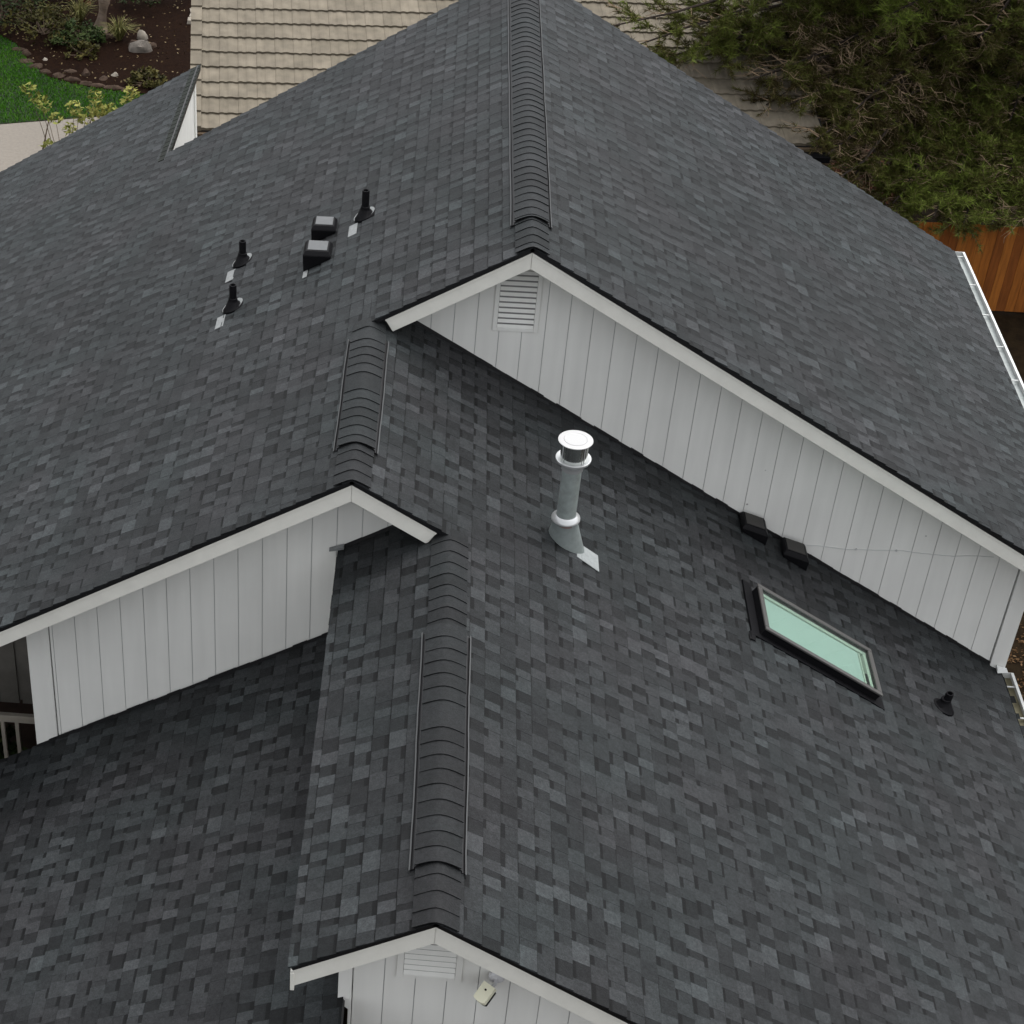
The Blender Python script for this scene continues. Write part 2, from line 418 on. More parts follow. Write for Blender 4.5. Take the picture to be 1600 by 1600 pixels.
rake(YC + .012, XC - g, ZC, XCE + .006, zCL(XCE + .006), plumb=True, label='left rake board of the nearest gable')
rake(YC + .012, XC + g, ZC, XR2, zR2(XR2), label='right rake board of the nearest gable')
# soffits
def soffit(xa, za, xb, zb, y0, y1):
    mb = MB(); d = .050
    mb.hexa([(xa, y0, za - d - .02), (xb, y0, zb - d - .02), (xb, y1, zb - d - .02), (xa, y1, za - d - .02), (xa, y0, za - d), (xb, y0, zb - d), (xb, y1, zb - d), (xa, y1, za - d)])
    mb.build('soffit', TRIM, house)
e = .006
soffit(-1.2, zL(-1.2) - e, 0, -e, .045, YWA - .02); soffit(0, -e, XAE, zR1(XAE) - e, .045, YWA - .02)
soffit(XLE, zL(XLE) - e, XB, ZB - e, YB + .045, YWB - .02); soffit(XB, ZB - e, XC - .1, zR2(XC - .1) - e, YB + .045, YWB - .02)
soffit(XCE, zCL(XCE) - e, XC, ZC - e, YC + .045, YWC - .02); soffit(XC, ZC - e, XR2, zR2(XR2) - e, YC + .045, YWC - .02)

# board gable walls: every board a strip with a groove beside it
def board_wall(y, x_groove0, xa, xb, top, bot, pitch=.2032, gap=.0065, depth=.009, label=None, dirn=-1, wob=0.0):
    brk = [xa, xb]
    k0 = math.floor((xa - x_groove0) / pitch); k1 = math.ceil((xb - x_groove0) / pitch)
    mb = MB()
    for k in range(k0, k1 + 1):
        l = max(x_groove0 + k * pitch + gap / 2, xa); r = min(x_groove0 + (k + 1) * pitch - gap / 2, xb)
        if r - l < .004: continue
        dy = random.uniform(-.0008, .0008)
        cuts = [l] + [c for c in (XB, XC, 0.0) if l < c < r] + [r]
        for a, b in zip(cuts[:-1], cuts[1:]):
            ta, tb, ba, bb = top(a), top(b), bot(a), bot(b)
            if ta - ba < .003 and tb - bb < .003: continue
            ta, tb = max(ta, ba + .002), max(tb, bb + .002)
            mb.hexa([(a, y + dy, ba), (b, y + dy, bb), (b, y + depth, bb), (a, y + depth, ba), (a, y + dy, ta), (b, y + dy, tb), (b, y + depth, tb), (a, y + depth, ta)])
    o = mb.build('gable_wall', WHITE, house); o['label'] = label
    q = MB(); N = 60
    xs = sorted(set([xa + (xb - xa) * i / N for i in range(N + 1)] + [c for c in (XB, XC, 0.0) if xa < c < xb]))
    for a, b in zip(xs[:-1], xs[1:]):
        ta, tb, ba, bb = top(a), top(b), bot(a), bot(b)
        if ta - ba < .003 and tb - bb < .003: continue
        ta, tb = max(ta, ba + .002), max(tb, bb + .002)
        q.hexa([(a, y + depth + .001, ba), (b, y + depth + .001, bb), (b, y + .10, bb), (a, y + .10, ba), (a, y + depth + .001, ta), (b, y + depth + .001, tb), (b, y + .10, tb), (a, y + .10, ta)])
    q.build('wall_backing', GROOVE, o)
    return o
topA = lambda x: (zL(x) if x < 0 else zR1(x)) - .058
botA = lambda x: (zR2(x) if x > XB else zL(x)) - .01
board_wall(YWA, -.8085, -1.3, 4.885, topA, botA, label='big upper gable wall of white vertical boards')
topB = lambda x: (zL(x) if x < XB else zR2(x)) - .058
botB = lambda x: (zD(x) if x < -1.1 else min(zD(-1.1), zCL(x) if x < XC else zR2(x))) - .01 if x < XCE else zCL(min(x, XC)) - .02
botB2 = lambda x: zD(x) - .01 if x < XCE + .05 else zCL(min(x, XC)) - .02
board_wall(YWB, -1.868, -3.925, -.62, topB, botB2, label='middle gable wall of white vertical boards')
topC = lambda x: (zCL(x) if x < XC else zR2(x)) - .058
board_wall(YWC, -.85, -1.05, 4.60, topC, lambda x: G, label='nearest gable wall of white vertical boards at the bottom')
def corner_board(a, b, name='corner_board', m=WHITE):
    mb = MB(); mb.box(a, b); return bevel(mb.build(name, m, house), .003)
# corner boards (sloped top/bottom ends)
def corner_prism(xa, xb, y0, y1, top, bot):
    mb = MB(); mb.hexa([(xa, y0, bot(xa)), (xb, y0, bot(xb)), (xb, y1, bot(xb)), (xa, y1, bot(xa)), (xa, y0, top(xa)), (xb, y0, top(xb)), (xb, y1, top(xb)), (xa, y1, top(xa))])
    return bevel(mb.build('corner_board', WHITE, house), .003)
corner_prism(4.895, 5.045, YWA - .014, YWA + .10, lambda x: zR1(x) - .06, lambda x: zR2(x) - (.0 if x < 4.99 else .04))
corner_prism(-4.135, -3.935, YWB - .014, YWB + .09, lambda x: zL(x) - .06, lambda x: zD(x) - .005)
corner_prism(-1.147, -1.058, YWC - .020, YWC + .09, lambda x: zCL(x) - .06, lambda x: -2.50)
corner_prism(-1.078, -1.056, YWC - .010, YWC + .09, lambda x: -2.47, lambda x: G)
mb = MB()       # small cove bracket below the box end
for i in range(6):
    t0, t1 = i / 6, (i + 1) / 6
    xa0 = -1.140 + .065 * t0 ** 1.6; xa1 = -1.140 + .065 * t1 ** 1.6
    mb.hexa([(xa1, YWC - .018, -2.503 - .10 * t1), (-1.056, YWC - .018, -2.503 - .10 * t1), (-1.056, YWC + .07, -2.503 - .10 * t1), (xa1, YWC + .07, -2.503 - .10 * t1),
             (xa0, YWC - .018, -2.503 - .10 * t0), (-1.056, YWC - .018, -2.503 - .10 * t0), (-1.056, YWC + .07, -2.503 - .10 * t0), (xa0, YWC + .07, -2.503 - .10 * t0)])
mb.build('cove_bracket', WHITE, house)
# side walls that close the building
def side_wall(x, ya, yb, ztop, z0=G, th=.1, m=WHITE):
    mb = MB(); mb.box((min(x, x + th), ya, z0), (max(x, x + th), yb, ztop)); return mb.build('side_wall', m, house)
side_wall(5.03, YWA + .11, YK - .35, zR1(5.03) - .05, th=-.1)
side_wall(4.62, YWC + .11, YWA, zR2(4.62) - .05, th=-.1)
side_wall(-1.075, YWC + .11, YWB, zCL(-1.075) - .05, th=.1)
side_wall(-7.1, 2.2, YK2 - .3, zL(-7.1) - .05, th=.1)
mb = MB(); mb.box((-7.0, YK2 - .3, G), (-4.3, YK2 - .2, -4.4)); mb.build('rear_wall', WHITE, house)
mb = MB()     # gable triangle of the rear step wall
mb.hexa([(-7.0, YK2 - .3, -4.4), (-4.3, YK2 - .3, -4.4), (-4.3, YK2 - .2, -4.4), (-7.0, YK2 - .2, -4.4), (-7.0, YK2 - .3, zL(-7.0) - .05), (-4.3, YK2 - .3, zL(-4.3) - .05), (-4.3, YK2 - .2, zL(-4.3) - .05), (-7.0, YK2 - .2, zL(-7.0) - .05)])
mb.build('rear_wall', WHITE, house)
mb = MB(); mb.box((-4.2, YK - .4, G), (5.03, YK - .3, -3.6)); mb.build('rear_wall', WHITE, house)
# tall wall face of the rear step, seen between the two roof edges
mb = MB(); mb.box((XST - .11, YK - .3, G), (XST - .01, YK2 - .36, zL(XST - .11) - .06)); stepw = mb.build('step_wall', WHITE, house); stepw['label'] = 'small white wall face between the two rear roof edges'
mb = MB(); mb.box((XST - .02, YK2 - .47, G), (XST + .012, YK2 - .36, zL(XST - .02) - .06)); mb.build('corner_board', WHITE, house)
mb = MB(); x = XST      # dark capped top edge with moss-dark shingle ends
y = YK - .15
while y < YK2:
    y2 = min(y + .137, YK2 + .01)
    t = random.uniform(.0, .12)
    mb.hexa([(x - .10, y, zL(x - .10) + .012), (x + .035, y, zL(x) + .010), (x + .035, y2, zL(x) + .010), (x - .10, y2, zL(x - .10) + .012),
             (x - .10, y, zL(x - .10) + .020), (x + .035, y, zL(x) + .027), (x + .035, y2, zL(x) + .022), (x - .10, y2, zL(x - .10) + .016)], 0, t)
    y = y2
MOSS = mat('mossy_dark_cap', (.008, .011, .008), .8, 0, .3, 9, .5)
mb.build('edge_cap', MOSS, house)['label'] = 'dark mossy cap along the rear step'
mb = MB(); mb.box((x - .02, YK - .2, zL(x) - .06), (x + .03, YK2 + .005, zL(x) + .006)); mb.build('edge_trim', DRIP, house)

# step flashing where the walls meet the roofs
def flashing(fn, xa, xb, y, side=-1, h=.045, n=None):
    mb = MB(); n = n or max(2, int((xb - xa) / .12))
    for i in range(n):
        a, b = xa + (xb - xa) * i / n, xa + (xb - xa) * (i + 1) / n
        hj = h + random.uniform(-.006, .006)
        mb.hexa([(a, y - .012, fn(a) + .005), (b, y - .012, fn(b) + .005), (b, y - .001, fn(b) + .005), (a, y - .001, fn(a) + .005),
                 (a, y - .006, fn(a) + hj), (b, y - .006, fn(b) + hj), (b, y - .001, fn(b) + hj), (a, y - .001, fn(a) + hj)])
    return mb.build('step_flashing', DRIP, house)
flashing(zR2, -1.2, 4.89, YWA - .015 + .013)
flashing(zD, -4.14, -1.44, YWB - .015)
flashing(zCL, -1.40, -.7, YWB - .004)
mb = MB(); mb.hexa([(-1.52, YWB - .03, -1.80), (-1.40, YWB - .05, -1.755), (-1.40, YWB - .02, -1.745), (-1.52, YWB - .005, -1.80), (-1.52, YWB - .03, -1.79), (-1.40, YWB - .05, -1.725), (-1.40, YWB - .02, -1.715), (-1.52, YWB - .005, -1.775)])
mb.build('kickout_flashing', SILVER, house)
# eave fascia at left of the nearest gable
mb = MB(); mb.box((XCE + .004, YC + .043, zCL(XCE) - .21), (XCE + .030, YWB, zCL(XCE) - .062)); mb.box((XCE + .004, YC + .004, zCL(XCE) - .235), (XCE + .030, YC + .0425, zCL(XCE) - .070)); bevel(mb.build('eave_board', TRIM, house), .003)
mb = MB(); mb.box((5.53, .02, zR1(XAE) - .20), (5.555, YK, zR1(XAE) - .055)); mb.build('eave_board', TRIM, house)
mb = MB(); mb.box((4.955, YC + .05, zR2(XR2) - .20), (4.985, YWA - .02, zR2(XR2) - .055)); mb.build('eave_board', TRIM, house)

# gutters with hangers
def gutter(x, z, ya, yb, inmat, step, label, wd=.118):
    o_ = MB(); z0, z1 = z - .13, z - .022
    o_.box((x, ya, z0), (x + wd, yb, z0 + .006))                                   # bottom
    o_.box((x + wd, ya, z0), (x + wd + .006, yb, z1 + .012)); o_.box((x + wd - .014, ya, z1 + .0125), (x + wd + .012, yb, z1 + .022))
    o_.box((x, ya - .006, z0), (x + wd + .006, ya, z1 + .010)); o_.box((x - .02, yb, z0), (x + wd + .012, yb + .006, z1 + .020))
    o = o_.build('gutter', GUTTER, house); o['label'] = label
    i_ = MB(); i_.box((x + .002, ya + .002, z0 + .007), (x + wd - .002, yb - .002, z0 + .060)); i_.build('gutter_bed', inmat, o)
    y = ya + step * .4
    while y < yb - .05:
        h = MB(); h.box((x + .0, y, z1 - .006), (x + wd - .002, y + .014, z1 + .004)); h.build('hanger', GUTTER, o); y += step
gutter(XAE + .012, zR1(XAE), .0, YK, GUTIN, .72, 'clean white gutter along the upper right eave')
gutter(XR2 + .012, zR2(XR2), YC, YWA - .03, GUTDIRT, .45, 'white gutter with a brownish bed along the lower right eave')
mb = MB(); mb.hexa([(4.955, YWA - .10, zR2(4.955) + .02), (5.075, YWA - .05, zR2(5.0) + .02), (5.075, YWA - .02, zR2(5.0) + .02), (4.955, YWA - .02, zR2(4.955) + .02),
                    (4.955, YWA - .07, zR2(4.955) + .05), (5.055, YWA - .035, zR2(5.0) + .055), (5.055, YWA - .02, zR2(5.0) + .055), (4.955, YWA - .02, zR2(4.955) + .06)])
mb.build('kickout_flashing', GUTTER, house)
# thin white cable across the big gable wall
mb = MB(); pts = [(2.66 + (4.62 - 2.66) * i / 16, YWA - .006, -3.226 + .012 * math.sin(i * .9) + .004 * math.sin(i * 2.3)) for i in range(17)]
mb.tube(pts, .003, 6); mb.build('cable', GUTTER, house)
for px, pz in ((3.35, -3.226), (3.72, -3.212)):
    mb = MB(); mb.lathe([(.009, -.008), (.009, .008)], (px, YWA - .012, pz), 8); mb.build('cable_clip', GUTTER, house)

# louvred gable vents
def gable_vent(x0, x1, z0, z1, y, nl, border, label, topfn):
    f = MB(); yf = y - .018
    zt = lambda x: min(z1, topfn(x) - .02)
    f.hexa([(x0, yf, z0), (x0 + border, yf, z0), (x0 + border, y, z0), (x0, y, z0), (x0, yf, zt(x0)), (x0 + border, yf, zt(x0 + border)), (x0 + border, y, zt(x0 + border)), (x0, y, zt(x0))])
    f.hexa([(x1 - border, yf, z0), (x1, yf, z0), (x1, y, z0), (x1 - border, y, z0), (x1 - border, yf, zt(x1 - border)), (x1, yf, zt(x1)), (x1, y, zt(x1)), (x1 - border, y, zt(x1 - border))])
    f.box((x0 + border + .0005, yf, z0), (x1 - border - .0005, y, z0 + border * .8))
    zi1 = z1 - border
    f.box((x0 + border + .0005, yf, zi1), (x1 - border - .0005, y, min(z1, max(topfn(x0 + border), topfn(x1 - border)) + .0)))
    o = f.build('gable_vent', WHITE, house); bevel(o, .003); o['label'] = label
    d = MB(); d.box((x0 + border, y - .003, z0 + border * .8), (x1 - border, y - .001, zi1)); d.build('vent_screen', SCREEN, o)
    zb = z0 + border * .8; st = (zi1 - zb) / nl
    for i in range(nl):
        a = zb + st * i
        l = MB(); xa, xb = x0 + border + .002, x1 - border - .002
        l.hexa([(xa, yf - .004, a + .004), (xb, yf - .004, a + .004), (xb, y - .0035, a + .003), (xa, y - .0035, a + .003),
                (xa, yf - .002, a + st * .22), (xb, yf - .002, a + st * .22), (xb, y - .0035, a + st * .58), (xa, y - .0035, a + st * .58)])
        l.build('louver', WHITE, o)
gable_vent(-.262, .142, -1.055, -.44, YWA, 10, .040, 'tall louvred vent high on the big upper gable', topA)
gable_vent(-.775, -.350, -2.235, -1.84, YWC, 6, .045, 'squat louvred vent on the nearest gable', topC)

# security camera / sensor light under the nearest rake
cam = empty('security_light', (-.16, YWC, -2.05), 'cream outdoor security light on a pale bracket under the nearest rake board', 'security light')
mb = MB(); mb.lathe([(.045, -.02), (.052, -.008), (.052, .02), (.04, .03)], (0, 0, 0), 18)
mb.v = [(x - .132, YWC - .03 - z * .9, -2.118 + y) for x, y, z in mb.v]; mo = mb.build('mount', CHROMEISH, cam); smooth_angle(mo)
mb = MB(); mb.tube([(-.135, YWC - .04, -2.125), (-.140, YWC - .085, -2.135), (-.165, YWC - .115, -2.135)], .012, 8); smooth_angle(mb.build('arm', CHROMEISH, cam))
def rounded(mb, w, d, h, n=7):
    """body with a curved far end, centred at origin: length d along -y"""
    pr = [(-w / 2, d * .5), (w / 2, d * .5)] + [(w / 2 * math.cos(a) , -d * .42 - w * .16 * math.sin(a)) for a in [math.pi * i / n for i in range(n + 1)]]
    k = len(pr)
    lo = [(x * .96, y, -h / 2) for x, y in pr]; hi = [(x, y, h / 2) for x, y in pr]
    mb.face(hi[::-1]); mb.face(lo)
    for i in range(k): mb.face([lo[i], lo[(i + 1) % k], hi[(i + 1) % k], hi[i]])
mb = MB(); rounded(mb, .088, .125, .05)
R_ = Matrix.Translation((-.205, YWC - .155, -2.150)) @ Matrix.Rotation(math.radians(-38), 4, 'Z') @ Matrix.Rotation(math.radians(28), 4, 'X')
mb.v = [tuple(R_ @ Vector(p)) for p in mb.v]; bevel(mb.build('lamp_body', CREAM, cam), .006, 2)
mb = MB(); rounded(mb, .076, .11, .03); mb.v = [tuple(R_ @ (Vector(p) + Vector((.006, -.006, -.036)))) for p in mb.v]; mb.build('lens', BLACKMETAL, cam)
mb = MB(); mb.lathe([(.007, 0), (.007, .004)], (0, .02, .025), 10); mb.v = [tuple(R_ @ Vector(p)) for p in mb.v]; mb.build('screw', BLACKMETAL, cam)

# plumbing vents
def on(P, x_fn): pass
def vent_pipe(x, y, zfn, top, flash, sgn, label, lean=0.0):
    z = zfn(x)
    e_ = MB(); e_.lathe([(.0, -.02), (.036, -.02), (.036, top - .012), (.033, top), (.024, top), (.022, top - .05), (.0, top - .05)], (0, 0, 0), 16, cap=False)
    e_.v = [(x + px + lean * max(0, pz), y + py, z + pz) for px, py, pz in e_.v]
    o = e_.build('vent_pipe', BLACK, house); smooth_angle(o); o['label'] = label
    b = MB(); b.lathe([(.100, -.0), (.100, .014), (.075, .032), (.052, .075), (.047, .082), (.045, .110), (.040, .114)], (0, 0, 0), 20)
    b.v = [(x + px, y + py, z + pz + px * (sgn * -M) * max(0, 1 - pz / .06) + .012) for px, py, pz in b.v]
    smooth_angle(b.build('boot', BLACK, o))
    f = MB(); P_ = lambda u, v, h: (x + sgn * u / SL, y + v, z - M * u / SL + h * SL)
    u0, u1, v0, v1 = .075, .170, -.30, -.075
    if flash == 1:
        f.hexa([P_(u0, v0, .010), P_(u1, v0, .010), P_(u1, v1, .010), P_(u0, v1, .010), P_(u0, v0, .0145), P_(u1, v0, .0155), P_(u1, v1, .0155), P_(u0, v1, .0145)])
        f.build('flashing', SILVER, o)
    if flash == 1:
        r_ = MB(); rr_ = .118 if flash == 1 else .100; q = [(rr_ * math.cos(2 * math.pi * k / 20) + .012 - (.03 if flash == 2 else 0), rr_ * math.sin(2 * math.pi * k / 20) + (.035 if flash == 1 else -.012)) for k in range(20)]
        r_.face([P_(u, v, .0205) for u, v in (q if sgn > 0 else q[::-1])]); r_.build('flashing', SILVER, o)
    return o
vent_pipe(-1.514, 2.19, zL, .29, 1, -1, 'vent pipe farthest up the left slope, with pale flashing')
vent_pipe(-2.757, 2.50, zL, .255, 1, -1, 'vent pipe beside the left slope box vents, with pale flashing')
vent_pipe(-2.741, 1.55, zL, .265, 1, -1, 'vent pipe lowest on the left slope, with pale flashing')
vent_pipe(4.103, -.83, zR2, .19, 2, 1, 'short vent pipe below the skylight', .10)

# box vents
def box_vent(cx, cy, zfn, sgn, lidmat, topz, label, level=True, ears=True, S=1.0):
    z = zfn(cx)
    bx_ = MB(); hw = .095 * S; fw = .155 * S
    zz = lambda x: zfn(x) + .010
    base = [(cx - fw, cy - fw), (cx + fw, cy - fw), (cx + fw, cy + fw), (cx - fw, cy + fw)]
    top = [(cx - hw - .012, cy - hw - .012), (cx + hw + .012, cy - hw - .012), (cx + hw + .012, cy + hw + .012), (cx - hw - .012, cy + hw + .012)]
    tz = (lambda x: topz) if level else (lambda x: topz + (zfn(x) - z) * .55)
    mw = hw + .042 * S; mid = [(cx - mw, cy - mw), (cx + mw, cy - mw), (cx + mw, cy + mw), (cx - mw, cy + mw)]
    mz = lambda x: tz(x) - .042
    bw_ = mw * .93; base = [(cx - bw_, cy - bw_), (cx + bw_, cy - bw_), (cx + bw_, cy + bw_), (cx - bw_, cy + bw_)]
    zl = lambda x: min(zz(x), mz(x) - .006)
    bx_.hexa([(x, y, zl(x)) for x, y in base] + [(x, y, mz(x) - .0005) for x, y in mid])
    bx_.hexa([(x, y, mz(x)) for x, y in mid] + [(x, y, tz(x)) for x, y in top])
    o = bx_.build('box_vent', BLACKMETAL, house); o['label'] = label; bevel(o, .004)
    l = MB(); q = [(cx - hw, cy - hw), (cx + hw, cy - hw), (cx + hw, cy + hw), (cx - hw, cy + hw)]
    l.hexa([(x, y, tz(x) + .001) for x, y in q] + [(x, y, tz(x) + .007) for x, y in q]); bevel(l.build('lid', lidmat, o), .003)
    if ears:
        f = MB(); xs = cx - .105 * S; ys = cy - fw
        f.hexa([(xs - .022, ys - .11, zfn(xs - .022) + .010), (xs + .022, ys - .11, zfn(xs + .022) + .010), (xs + .022, ys + .02, zfn(xs + .022) + .010), (xs - .022, ys + .02, zfn(xs - .022) + .010),
                (xs - .022, ys - .11, zfn(xs - .022) + .018), (xs + .022, ys - .11, zfn(xs + .022) + .018), (xs + .022, ys + .02, zfn(xs + .022) + .018), (xs - .022, ys + .02, zfn(xs - .022) + .018)])
        f.build('flashing', SILVER, o)
    return o
box_vent(-1.912, 2.25, zL, -1, LID, -1.0, 'smaller farther box vent of the left slope pair, with lid greyed as sky reflection', S=.9)
box_vent(-1.934, 1.727, zL, -1, LID, -1.0, 'larger nearer box vent of the left slope pair, with lid greyed as sky reflection', S=1.0)
box_vent(2.33, .262, zR2, 1, LIDDARK, zR2(2.33) + .135, 'black box vent against the big gable wall, upper of two', level=False, ears=False, S=.92)
box_vent(2.745, .235, zR2, 1, LIDDARK, zR2(2.745) + .135, 'black box vent against the big gable wall, lower of two', level=False, ears=False, S=.92)

# metal flue
fx, fy = .388, -1.62; fz = zR2(fx)
mb = MB(); mb.lathe([(.079, -.1), (.079, .80)], (fx, fy, fz), 28); flue = mb.build('metal_flue', GALV, house); smooth_angle(flue)
flue['label'] = 'tall shiny metal flue with a white cap and storm collar'
mb = MB(); N = 30; ring = []
for k in range(N):
    a = 2 * math.pi * k / N; ca, sa = math.cos(a), math.sin(a)
    rx = .135 + (.045 if ca > 0 else .0) * ca
    bxp, byp = fx + .01 + rx * ca, fy + .125 * sa
    ring.append(((bxp, byp, zR2(bxp) + .014), (fx + .096 * ca, fy + .096 * sa, fz + .215)))
for k in range(N):
    a, b = ring[k], ring[(k + 1) % N]; mb.face([a[0], b[0], b[1], a[1]])
smooth_angle(mb.build('flashing_cone', GALVDULL, flue))
mb = MB(); P_ = PR2; s_f = (fx - XB) * SL
mb.hexa([P_(s_f - .14, fy - .20, .012), P_(s_f + .40, fy - .20, .012), P_(s_f + .40, fy + .03, .012), P_(s_f - .14, fy + .03, .012),
         P_(s_f - .14, fy - .20, .0135), P_(s_f + .40, fy - .20, .0165), P_(s_f + .40, fy + .03, .0165), P_(s_f - .14, fy + .03, .0135)])
# shingles cover the upslope part of the plate: only its lower corner shows
mb = MB(); mb.hexa([P_(s_f + .13, fy - .135, .012), P_(s_f + .35, fy - .175, .012), P_(s_f + .35, fy + .045, .012), P_(s_f + .13, fy + .075, .012),
                    P_(s_f + .13, fy - .135, .0150), P_(s_f + .35, fy - .175, .0165), P_(s_f + .35, fy + .045, .0165), P_(s_f + .13, fy + .075, .0150)])
PLATE = mat('flue_plate', (.27, .29, .29), .45, .3, .5, 25, .15); mb.build('flashing_plate', PLATE, flue)
mb = MB(); mb.lathe([(.080, .012), (.112, -.012), (.118, -.006), (.116, .010), (.082, .038)], (fx, fy, fz + .235), 30, cap=False)
smooth_angle(mb.build('storm_collar', BRIGHT, flue), 50)
RUST = mat('red_sealant', (.22, .05, .03), .7)
mb = MB(); mb.lathe([(.0975, .185), (.0985, .20), (.095, .217)], (fx, fy, fz), 30, cap=False)
mb.v = [v for v in mb.v]; smooth_angle(mb.build('sealant', RUST, flue))
cap = MB(); cz = fz + .80
cap.lathe([(.086, -.075), (.088, -.02), (.105, -.005), (.137, .010), (.142, .020), (.142, .034), (.134, .036), (.118, .028), (.100, .030)], (fx, fy, cz), 34, cap=False)
co_ = cap.build('flue_cap', BRIGHT, flue); smooth_angle(co_, 50)
MIRROR = mat('mirror_steel', (.55, .57, .55), .16, 1.0)
cap = MB(); cap.lathe([(.110, .030), (.110, .195)], (fx, fy, cz), 34); smooth_angle(cap.build('cap_drum', MIRROR, co_))
for k in range(4):
    cap = MB(); a = 2 * math.pi * (k + .42) / 4; cap.box((fx + .122 * math.cos(a) - .004, fy + .122 * math.sin(a) - .004, cz + .030), (fx + .122 * math.cos(a) + .004, fy + .122 * math.sin(a) + .004, cz + .197)); cap.build('cap_strut', BRIGHT, co_)
LIDW = mat('white_cap_lid', (.40, .40, .40), .45)
cap = MB(); cap.lathe([(.0, .198), (.136, .198), (.139, .202), (.138, .206), (.120, .209), (.096, .210), (.092, .214), (.086, .211), (.0, .212)], (fx, fy, cz), 36, cap=False)
smooth_angle(cap.build('cap_lid', LIDW, co_), 25)

# skylight
s0k, s1k = (2.235 - XB) * SL - .06 - .0, (3.355 - XB) * SL - .06
y0k, y1k = -1.372, -.738
P_ = PR2; hk = .105
def skbox(mb, sa, sb, ya, yb, h0, h1, mi=0):
    mb.hexa([P_(sa, ya, h0), P_(sb, ya, h0), P_(sb, yb, h0), P_(sa, yb, h0), P_(sa, ya, h1), P_(sb, ya, h1), P_(sb, yb, h1), P_(sa, yb, h1)], mi)
s0k += 0.0
fr = MB(); fw_ = .045
for (a, b, c, d) in ((s0k, s1k, y0k, y0k + fw_), (s0k, s1k, y1k - fw_, y1k), (s0k, s0k + fw_, y0k + fw_ + .0005, y1k - fw_ - .0005), (s1k - fw_, s1k, y0k + fw_ + .0005, y1k - fw_ - .0005)):
    skbox(fr, a, b, c, d, .085, hk)
skl = fr.build('skylight', SKYFRAME, house); skl['label'] = 'skylight with green tinted glass in a grey frame'; bevel(skl, .004)
cu = MB(); i_ = .012
for (a, b, c, d) in ((s0k + i_, s1k - i_, y0k + i_, y0k + .04), (s0k + i_, s1k - i_, y1k - .04, y1k - i_), (s0k + i_, s0k + .04, y0k + .041, y1k - .041), (s1k - .04, s1k - i_, y0k + .041, y1k - .041)):
    skbox(cu, a, b, c, d, -.02, .0845)
cu.build('curb', BLACKMETAL, skl)
GLASS = bpy.data.materials.new('tinted_glass'); GLASS.use_nodes = True; n = GLASS.node_tree; n.nodes.remove(n.nodes['Principled BSDF'])
tr = n.nodes.new('ShaderNodeBsdfTransparent'); tr.inputs['Color'].default_value = (.87, .955, .92, 1)
gl = n.nodes.new('ShaderNodeBsdfGlossy'); gl.inputs['Roughness'].default_value = .03
fre = n.nodes.new('ShaderNodeLayerWeight'); fre.inputs['Blend'].default_value = .25
fm = n.nodes.new('ShaderNodeMapRange'); fm.inputs['To Min'].default_value = .03; fm.inputs['To Max'].default_value = .45; n.links.new(fre.outputs['Facing'], fm.inputs['Value'])
mx = n.nodes.new('ShaderNodeMixShader'); n.links.new(fm.outputs[0], mx.inputs[0]); n.links.new(tr.outputs[0], mx.inputs[1]); n.links.new(gl.outputs[0], mx.inputs[2])
n.links.new(mx.outputs[0], n.nodes['Material Output'].inputs['Surface'])
gb = MB(); skbox(gb, s0k + fw_ - .004, s1k - fw_ + .004, y0k + fw_ - .004, y1k - fw_ + .004, .086, .092); gb.build('pane', GLASS, skl)
bl = MB(); skbox(bl, s0k + .03, s1k - .13, y0k + .03, y1k - .085, .040, .046); bl.build('blind', BLIND, skl)
bl = MB(); skbox(bl, s0k + .03, s1k - .03, y1k - .080, y1k - .042, .0, .062); skbox(bl, s1k - .075, s1k - .042, y0k + .03, y1k - .081, .0, .060); skbox(bl, s1k - .126, s1k - .115, y0k + .03, y1k - .09, .0, .055); bl.build('inner_frame', SHAFT, skl)
bl = MB(); skbox(bl, s0k + .03, s1k - .03, y0k + .03, y1k - .04, -.0, .012); bl.build('shaft_floor', SHAFT, skl)
bl = MB(); skbox(bl, s1k - .105, s1k - .088, y0k + .07, y0k + .27, .05, .064); bl.build('blind_handle', BLACKMETAL, skl)
fl = MB(); skbox(fl, s0k - .035, s1k + .05, y0k - .045, y0k + .011, .011, .020); skbox(fl, s0k - .10, s0k - .01, y0k - .06, y1k + .06, .0115, .028); skbox(fl, s1k - .005, s1k + .085, y0k - .05, y0k + .10, .011, .019)
fl.hexa([P_(s0k - .12, y0k - .13, .012), P_(s0k - .06, y0k - .13, .012), P_(s0k - .05, y0k - .03, .012), P_(s0k - .12, y0k - .03, .012), P_(s0k - .105, y0k - .13, .02), P_(s0k - .075, y0k - .13, .02), P_(s0k - .06, y0k - .03, .03), P_(s0k - .11, y0k - .03, .03)])
fl.build('flashing', BLACKMETAL, skl)

